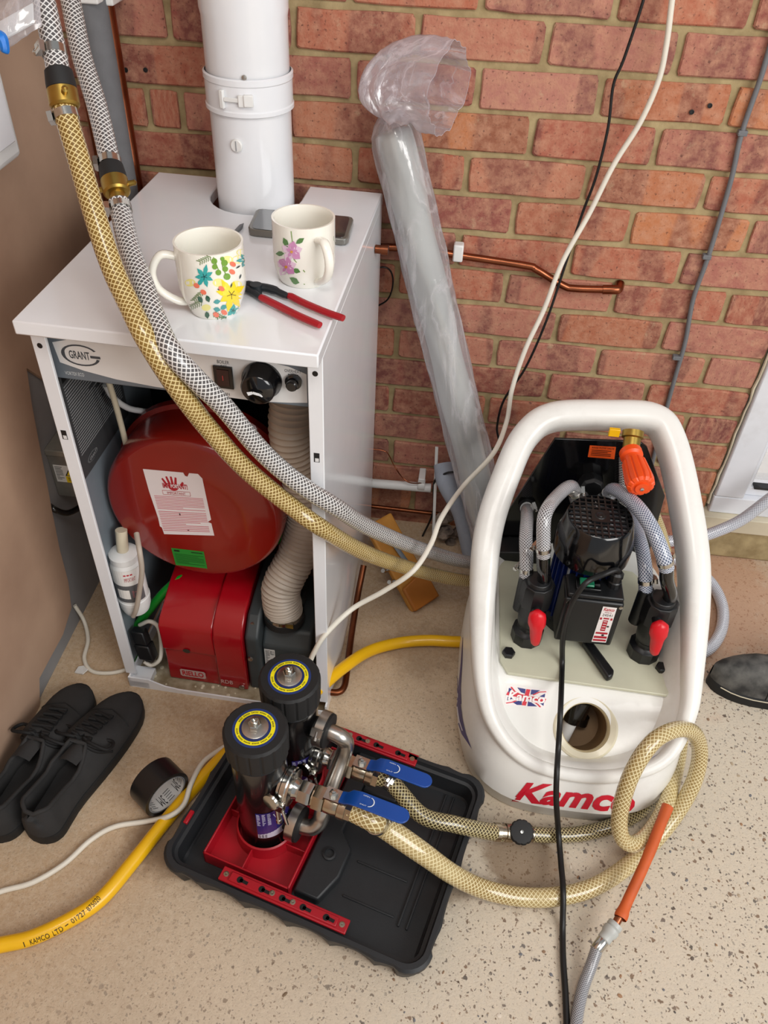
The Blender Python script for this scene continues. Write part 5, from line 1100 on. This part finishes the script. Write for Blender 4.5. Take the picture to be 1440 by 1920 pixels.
for f,bl_ in ((.35,.03),(.6,.03),(.8,.02),(.93,.012)):
    rows.append([V((b.x+(t.x-b.x)*f+(b.x-CX)*bl_,b.y+(t.y-b.y)*f+(b.y-CY)*bl_,.048+(t.z-.048)*f)) for b,t in zip(base,tops)])
rows.append([t.copy() for t in tops])
for k,dz in ((.965,.010),(.92,.008),(.875,-.004)): rows.append([V((q.x,q.y,q.z+dz)) for q in ins(tops,k)])
def zd(y): 
    t=max(0,min(1,(y+.735)/(.735-.605))); s=t*t*(3-2*t)*.35+t*.65; return .092+.106*s
for k in (.82,.79): rows.append([V((q.x,q.y,max(zd(q.y),(zd(q.y)+ (q.z-.02-zd(q.y))*(.25 if k>.8 else 0)))))for q in ins(tops,k)])
for k in (.7,.6,.5,.4,.3,.2,.1,.02): rows.append([V((q.x,q.y,zd(q.y))) for q in ins(tops,k)])
bodyMB=loft(rows,True)
body=bodyMB.build('tank_body',m_poly,tank,ang=55)
hop=band.build('hoop_handle',m_poly,tank,ang=60)
# filler hole cut through the sloping deck
fq=at(1098,1364,plane=(V((.3,-.675,zd(-.675))),V((0,-.62,.78)))); FN=V((0,-.62,.78)).normalized()
cut=MB().rod(fq-FN*.11,fq+FN*.05,.046,40).build('cutter',m_poly,None)
bm_=body.modifiers.new('hole','BOOLEAN'); bm_.object=cut; bm_.operation='DIFFERENCE'; bm_.solver='EXACT'
bpy.context.view_layer.update(); dg=bpy.context.evaluated_depsgraph_get(); me2=bpy.data.meshes.new_from_object(body.evaluated_get(dg)); body.modifiers.clear(); body.data=me2; bpy.data.objects.remove(cut)
me2.materials.clear(); me2.materials.append(m_poly); me2.polygons.foreach_set('use_smooth',[True]*len(me2.polygons)); me2.set_sharp_from_angle(angle=math.radians(50))
m_inside=M('tank_inside',(150,118,80),.5,var=.15); 
mb=MB().lathe([(.0455,-.105),(.0455,.001),(.056,.004),(.060,.0015),(.062,-.004)],fq,FN,48,False); nk=mb.build('filler_neck',M('neck_plastic',(226,218,192),.35,coat=.3),tank)
mb=MB()
for h in (-.004,-.011,-.018): mb.lathe([(.0455,h-.002),(.0435,h),(.0455,h+.002)],fq,FN,48,False)
mb.build('neck_thread',M('neck_thread_plastic',(206,190,150),.35),nk)
MB().lathe([(.0453,-.104),(.0453,-.03)],fq,FN,40,False).lathe([(.0453,-.103),(.0003,-.103)],fq,FN,40,False).build('tank_inside',m_inside,nk)
X,Y,Z=basis(FN,V((0,0,1))); fi=lambda a,b,h:fq+V((1,0,0))*a+FN.cross(V((1,0,0)))*b+FN*h
MB().rod(fi(-.030,-.04,-.085),fi(-.018,.006,-.055),.0135,18).build('inner_pipe',m_whiteb,nk)
MB().rod(fi(-.018,.006,-.055),fi(-.010,.034,-.040),.0165,18).rod(fi(-.012,.02,-.047),fi(-.004,.05,-.03),.021,18).rod(fi(.008,.0,-.085),fi(.010,.016,-.075),.012,12).build('inner_fitting',m_blackg,nk)
# pale plate with bolts
zp=.203
pp=[at(*q,z=zp) for q in ((952,1262),(1250,1304),(1268,1285),(1270,1180),(1262,1085),(935,1030),(938,1240))]
fpl=lambda a,b,h:V((a,b,zp-.006+h))
MB().prism([(q.x,q.y) for q in pp],0,.007,fpl).build('mount_plate',m_plate,tank,bev=.0015)
for px,py in ((953,1227),(1240,1255)):
    MB().lathe([(.0125,0),(.0125,.009),(.0105,.011)],at(px,py,z=zp),seg=6).build('hex_bolt',m_black,tank,ang=25)
# black back board
yb=-.262; Q=lambda px,py,dy=0:at(px,py,y=yb)
bp=[Q(1040,823),(Q(1200,829)),Q(1213,838),Q(1247,930),Q(1205,1080),Q(934,1092),Q(932,1010),Q(952,960)]
MB().prism([(q.x,q.z) for q in bp],0,.006,lambda a,b,h:V((a,yb+h,b))).build('back_board',m_blackg,tank,bev=.001)
bs=[Q(934,1005),Q(1010,1005),Q(1010,1092),Q(934,1092)]
MB().prism([(q.x,q.z) for q in bs],0,.05,lambda a,b,h:V((a,yb-.002-h,b))).build('side_box',m_black,tank,bev=.003)
d=Decal(quadmap((1106,835),(1155,838),(1152,861),(1102,857),lambda x,y,h:at(x,y,y=yb-.0004-h))); d.rect((238,92,30),0,0,1,1); d.text('RINSE FLOW VALVE',(40,16,8),.1,.1,.95,.25,2); d.lines((60,24,10),.1,.36,.85,.9,4,.4); d.build('orange_sticker',m_print,tank,recalc=False)
# flow reverser at the board, with hose tails
rv=Q(1108,900)+V((0,-.03,0)); MB().lathe([(.026,-.03),(.026,.0),(.02,.006),(.0003,.006)],rv,V((0,-1,.2)),8).rod(rv+V((-.012,-.01,-.004)),rv+V((-.034,-.030,-.018)),.012,14).rod(rv+V((.012,-.01,-.004)),rv+V((.032,-.030,-.016)),.012,14).build('flow_reverser',m_black,tank,bev=.001,ang=30)
# motor
mc=at(1126,968,z=.472); MC=V((mc.x,mc.y,0))
mo=MB().lathe([(.050,.20),(.058,.212),(.058,.39),(.05,.40)],MC,seg=40); mo.build('motor_body',m_dblue,tank)
mb=MB()
for k in range(28):
    a=k*2*math.pi/28; dx=V((math.cos(a),math.sin(a),0)); dy=V((-dx.y,dx.x,0)); mb.box(.056,.0645,-.0014,.0014,.235,.392,lambda x,y,z:MC+dx*x+dy*y+V((0,0,z)))
mb.build('cooling_fins',m_dblue,tank)
MB().lathe([(.062,.200),(.066,.204),(.066,.228),(.058,.234)],MC,seg=40).build('pump_flange',m_black,tank)
fc_=MB().lathe([(.0655,.385),(.071,.388),(.0715,.425),(.070,.430),(.0615,.466),(.0590,.471),(.0575,.472),(.0565,.470),(.0565,.462)],MC,seg=56,cap=False).build('fan_cover',m_blackg,tank,ang=40)
MB().lathe([(.0003,.452),(.056,.452)],MC,seg=40,cap=False).build('cover_inside',m_gcable,fc_)
mb=MB()
for k in range(9):
    a=k*2*math.pi/9; dx=V((math.cos(a),math.sin(a),0)); dy=V((-dx.y,dx.x,0)); mb.box(.012,.048,-.0012,.0012,.4525,.464,lambda x,y,z:MC+dx*x+dy*(y+x*.25)+V((0,0,z)))
mb.build('fan_blades',M('pale_fan',(214,218,220),.4),fc_)
mb=MB(); G=.0118
for i in range(-4,5):
    w=math.sqrt(max(0,.0572**2-(i*G)**2)); mb.box(-w,w,i*G-.0016,i*G+.0016,.4685,.4722,lambda x,y,z:MC+V((x,y,z))); mb.box(i*G-.0016,i*G+.0016,-w,w,.4687,.4720,lambda x,y,z:MC+V((x,y,z)))
mb.box(-.0165,.0165,-.0165,.0165,.468,.4732,lambda x,y,z:MC+V((x,y,z))); mb.lathe([(.010,.4732),(.0085,.4745),(.006,.4735),(.004,.4732),(.003,.4742),(.0003,.4745)],MC,seg=24); mb.build('fan_grille',m_black,fc_)
for a in (-2.3,-1.0,.4,2.1): dx=V((math.cos(a),math.sin(a),0)); MB().lathe([(.0042,0),(.0042,.003),(.0003,.0035)],MC+dx*.0705+V((0,0,.398)),dx,10).build('cover_screw',m_chrome,fc_)
dx=V((math.cos(-2.25),math.sin(-2.25),0)); MB().rod(MC+dx*.067+V((0,0,.24)),MC+dx*.067+V((0,0,.385)),.0026,8).build('tie_rod',m_gcable,tank)
# terminal box
ytb=MC.y-.108; bx0=at(1052,1150,y=ytb).x; bx1=at(1166,1150,y=ytb).x
zb0=at(1110,1208,y=ytb).z; zb1=at(1110,1128,y=ytb).z
tfm=lambda a,b,h:V((bx0+(bx1-bx0)*a,ytb-h,zb1-(zb1-zb0)*b))
MB().box(bx0,bx1,ytb,MC.y-.045,zb0,zb1).build('terminal_box',m_black,tank,bev=.004)
MB().box(bx0+.004,bx1-.002,ytb+.004,MC.y-.05,zb1,zb1+.010).build('box_lid',m_black,tank,bev=.003)
for a in (.07,.95): MB().lathe([(.0038,0),(.0038,.002),(.0003,.0026)],tfm(a,.06,0),V((0,-1,0)),10).build('box_screw',m_chrome,tank)
d=Decal(quadmap((1131,1137),(1157,1140),(1136,1205),(1109,1203),lambda x,y,h:at(x,y,y=ytb-.0006-h)))
d.rect((238,232,230),0,0,1,1); d.text('Kamco',(190,22,40),.12,.03,.88,.12,2,.2,.02); d.text('SERIAL No',(150,60,70),.25,.145,.75,.175,2); d.text('24541',(20,20,24),.15,.20,.85,.27,2); R_2=(176,22,44)
d.rect(R_2,.05,.31,.2,.37,2); d.rect(R_2,.8,.31,.95,.37,2); d.rect(R_2,.3,.31,.7,.35,2); d.rect(R_2,.33,.38,.67,.68,2)
for i in range(4): d.rect((238,220,220),.38,.41+.07*i,.62,.43+.07*i,3)
d.rect(R_2,.08,.72,.92,.77,2); d.rect(R_2,.05,.83,.95,.89,2); d.rect(R_2,.05,.92,.95,.97,2); d.disc((16,12,14),(.78,.55),.09,.022,3); d.disc((16,12,14),(.62,.80),.10,.025,3)
d.build('serial_label',m_print,tank,recalc=False)
sq=at(1100,1098,z=zb1+.011); MB().box(-.020,.024,-.014,.014,0,.006,lambda x,y,z:sq+V((x,y,z))).build('switch_frame',m_blackg,tank,bev=.001)
MB().box(-.014,.012,-.010,.010,.006,.011,lambda x,y,z:sq+V((x,y,z))).build('green_switch',M('green_switch',(22,120,84),.25,coat=.5),tank,bev=.002)
gq=at(1152,1092,z=zb1+.016); MB().lathe([(.013,-.008),(.013,.004),(.0115,.006),(.0115,.014),(.013,.015),(.013,.022),(.009,.026)],gq,V((0,.1,1)),12).build('cable_gland',m_black,tank,ang=25)
g2=gq+V((0,.0,.024))
# the black mains lead
kc_=[g2-V((0,0,.012)),g2+V((-.004,-.004,.012)),at(1130,1078,y=g2.y-.02),at(1100,1092,y=g2.y-.045),at(1075,1125,y=ytb-.016),at(1062,1160,y=ytb-.014),at(1055,1200,y=ytb-.014),at(1054,1250,y=ytb-.03),at(1051,1330,y=-.70),at(1047,1400,y=-.745),at(1044,1450,y=-.79),at(1043,1500,y=-.815),at(1047,1560,z=.045),at(1052,1620,z=.030),at(1056,1672,z=.040),at(1055,1740,z=.008),at(1056,1800,z=.006),at(1060,1860,z=.006),at(1064,1960,z=.006)]
line('mains_lead','black mains lead trailing from the motor down the tank and over the floor','cable',kc_,.0052,m_bcable,8,12)
# valves with red handles, elbows and hose tails
def pump_valve(bx,by,px_top,py_top,hpx,elb,nm):
    b=V((bx,by,zp)); top=at(px_top,py_top,y=by-.004); H=top.z-zp; 
    MB().lathe([(.030,0),(.031,.002),(.031,.028),(.027,.030),(.022,.034),(.022,.046)],b,seg=10).build('union_nut',m_black,tank,ang=25,bev=.001)
    MB().lathe([(.021,.044),(.024,.05),(.026,H*.45),(.024,H*.6),(.026,H*.68)],b,seg=24).build('valve_body',m_black,tank)
    MB().lathe([(.029,H*.62),(.031,H*.64),(.031,H*.92),(.028,H*.96)],b,seg=10).lathe([(.024,H*.95),(.021,H),(.012,H*1.01)],b,seg=24).build('union_nut',m_black,tank,ang=25,bev=.001)
    h0=at(*hpx[0],y=by-.05);h1=at(*hpx[1],y=by-.056)
    axh=(h1-h0).normalized(); f=frame(h0,V((1,0,.1)),V((0,-.3,1)))
    rows=[]
    for s,w,t_ in ((-.1,.006,.006),(0,.015,.010),(.12,.0165,.013),(.3,.0165,.014),(.45,.0125,.012),(.75,.0105,.011),(.93,.0085,.009),(1,.005,.005)):
        c=h0.lerp(h1,s); X_=V((1,0,.05)).normalized(); Y_=axh.cross(X_).normalized(); rows.append([c+X_*w*math.cos(q)*1+Y_*t_*math.sin(q) for q in [i*math.pi/8+.39 for i in range(16)]])
    loft(rows,True).build('red_handle',m_redh,tank,ang=60)
    MB().rod(V((h0.x,by-.015,h0.z-.012)),V((h0.x,by-.05,h0.z-.012)),.009,14).build('valve_spindle',m_black,tank)
    e=smooth([V((bx+elb[2],by,zp+H*.9)),V((bx+elb[2],by-.002,zp+H+.012)),at(elb[0],elb[1]+22,y=by-.004),at(elb[0],elb[1],y=by-.002)],8)
    MB().tube(e,.0125,16).build('hose_elbow',m_blackg,tank,ang=60)
    return e[-1]
e1=pump_valve(.207,-.520,1003,1088,((1008,1152),(1003,1208)),(1019,1042,.006),'l')
e2=pump_valve(.432,-.527,1228,1122,((1238,1172),(1226,1226)),(1250,1066,.008),'r')
def tail(pts,r,mat,cl=(1,-2)):
    P=smooth(pts,9); h=MB().tube(P,r,18).build('hose_tail',mat,tank,ang=60)
    for i in cl: clamp(h,P[5 if i>0 else -6],P[6 if i>0 else -5]-P[4 if i>0 else -7],r,2.6,.008)
tail([e1,at(1019,1015,y=e1.y+.004),at(1022,965,y=e1.y+.03),at(1045,930,y=-.42),at(1072,912,y=-.36),rv+V((-.030,-.026,-.014))],.0125,m_bgrey)
tail([e2,at(1243,1040,y=e2.y+.004),at(1222,990,y=e2.y+.04),at(1190,945,y=-.43),at(1150,918,y=-.35),rv+V((.028,-.026,-.012))],.0135,m_bblue)
l0=at(987,1080,y=-.505); MB().rod(V((l0.x,-.505,.27)),V((l0.x,-.505,l0.z)),.013,14).build('hose_barb',m_black,tank)
tail([l0+V((0,0,-.01)),at(987,1050,y=-.495),at(986,1010,y=-.46),at(988,975,y=-.40),at(988,958,y=-.34),at(988,950,y=yb-.002)],.0125,m_bgrey)
MB().lathe([(.018,0),(.018,.012),(.014,.014)],Q(988,948),V((0,-1,0)),20).build('board_spigot',m_black,tank)
r0=at(1213,1105,y=-.505); MB().rod(V((r0.x,-.505,.27)),V((r0.x,-.505,r0.z)),.014,14).build('hose_barb',m_black,tank)
tail([r0+V((0,0,-.01)),at(1210,1070,y=-.49),at(1204,1030,y=-.45),at(1196,1000,y=-.40),at(1190,970,y=-.34),at(1185,950,y=yb-.01)],.0130,m_bblue,(1,))
# orange rinse knob on its brass tee
ob=at(1182,848,y=-.325); oe=at(1200,905,y=-.405); ao=(oe-ob).normalized()
MB().lathe([(.021,0),(.021,.012),(.016,.016),(.016,.05)],ob,ao,24).build('knob_collar',m_orange,tank)
rows=[]; X,Y,Z=basis(ao); LO=(oe-ob).length
for h,r in ((LO-.055,.017),(LO-.05,.022),(LO-.005,.026),(LO+.008,.0245),(LO+.012,.019)):
    rows.append([ob+X*((r-(.0022 if k%5==0 else 0))*math.cos(k*math.pi/30))+Y*((r-(.0022 if k%5==0 else 0))*math.sin(k*math.pi/30))+Z*h for k in range(60)])
kn=loft(rows,True).lathe([(.012,LO+.012),(.012,LO+.016),(.0003,LO+.0165)],ob,ao,20).build('orange_knob',m_orange,tank,ang=30)
MB().lathe([(.004,0),(.0035,.002),(.0003,.003)],ob+ao*(LO+.0165),ao,10).build('knob_screw',m_chrome,kn)
MB().lathe([(.020,-.04),(.020,-.028),(.016,-.026),(.016,-.004),(.0185,-.002),(.0185,.004)],ob,V((-.05,-.6,-.5)).normalized(),20).build('brass_tee',m_brass,tank)
tq=at(1168,812,y=-.31); MB().box(-.014,.006,-.004,.004,-.008,.008,lambda x,y,z:tq+V((x-.012,y,z))).build('yellow_tab',m_yellow,tank,bev=.001)
MB().tube(smooth([ob+V((0,.02,-.03)),at(1172,915,y=-.30),at(1168,950,y=-.29),at(1165,985,y=-.28)],6),.0125,16).build('mesh_hose',m_bsilver,tank,ang=60)
line('braided_hose','pale gold braided hose glimpsed behind the black board at the tank back','hose',[at(1225,960,y=-.20),at(1240,1000,y=-.20),at(1250,1045,y=-.20),at(1255,1100,y=-.20),at(1250,1150,y=-.2)],.0125,m_bpale,8,14)
# dump lever under the terminal box
lz=zp+.009; lq=[at(1090,1206,z=lz),at(1104,1200,z=lz),at(1150,1262,z=lz),at(1148,1272,z=lz),at(1138,1276,z=lz)]
MB().prism([(q.x,q.y) for q in lq],0,.016,lambda a,b,h:V((a,b,zp+.003+h))).build('dump_lever',m_black,tank,bev=.004)
# writing and stickers on the tank
on=onto(BVHTree.FromPolygons([v.co+ORI[tank.name] for v in me2.vertices],[tuple(q.vertices) for q in me2.polygons]))
d=Decal(quadmap((951,1284),(1027,1293),(1022,1329),(946,1321),on),.0003,1)
d.rect((240,234,232),0,0,1,1,1); NV=(44,48,120); RR=(214,36,56)
for pts in ([(.05,.14),(.13,.18),(.05,.42)],[(.25,.07),(.46,.10),(.46,.34),(.36,.30)],[(.60,.10),(.82,.08),(.70,.28),(.60,.36)],[(.95,.22),(.95,.42),(.82,.40)],[(.05,.6),(.05,.78),(.2,.64)],[(.2,.85),(.4,.66),(.42,.93),(.3,.95)],[(.56,.72),(.62,.72),(.8,.92),(.56,.96)],[(.95,.62),(.95,.86),(.84,.72)]): d.poly(NV,pts,2)
d.poly(RR,[(.48,.10),(.58,.10),(.52,.94),(.42,.94)],3); d.strip(RR,[(.02,.42),(.98,.58)],.09,2)
d.strip(RR,[(.1,.08),(.2,.28),(.34,.40)],.022,2); d.strip(RR,[(.97,.12),(.8,.18),(.66,.36)],.022,2); d.strip(RR,[(.03,.92),(.18,.84),(.34,.66)],.022,2); d.strip(RR,[(.66,.66),(.8,.80),(.88,.94)],.022,2)
d.text('Kamco',(246,240,238),.06,.30,.97,.74,5,.12,.03); d.build('flag_sticker',m_print,tank,recalc=False)
d=Decal(quadmap((972,1466),(1192,1481),(1188,1527),(959,1502),on),.0008,2); d.text('Kamco',(206,22,48),0,.0,1,1,1,.28,.035); d.build('red_lettering',m_print,tank,recalc=False)
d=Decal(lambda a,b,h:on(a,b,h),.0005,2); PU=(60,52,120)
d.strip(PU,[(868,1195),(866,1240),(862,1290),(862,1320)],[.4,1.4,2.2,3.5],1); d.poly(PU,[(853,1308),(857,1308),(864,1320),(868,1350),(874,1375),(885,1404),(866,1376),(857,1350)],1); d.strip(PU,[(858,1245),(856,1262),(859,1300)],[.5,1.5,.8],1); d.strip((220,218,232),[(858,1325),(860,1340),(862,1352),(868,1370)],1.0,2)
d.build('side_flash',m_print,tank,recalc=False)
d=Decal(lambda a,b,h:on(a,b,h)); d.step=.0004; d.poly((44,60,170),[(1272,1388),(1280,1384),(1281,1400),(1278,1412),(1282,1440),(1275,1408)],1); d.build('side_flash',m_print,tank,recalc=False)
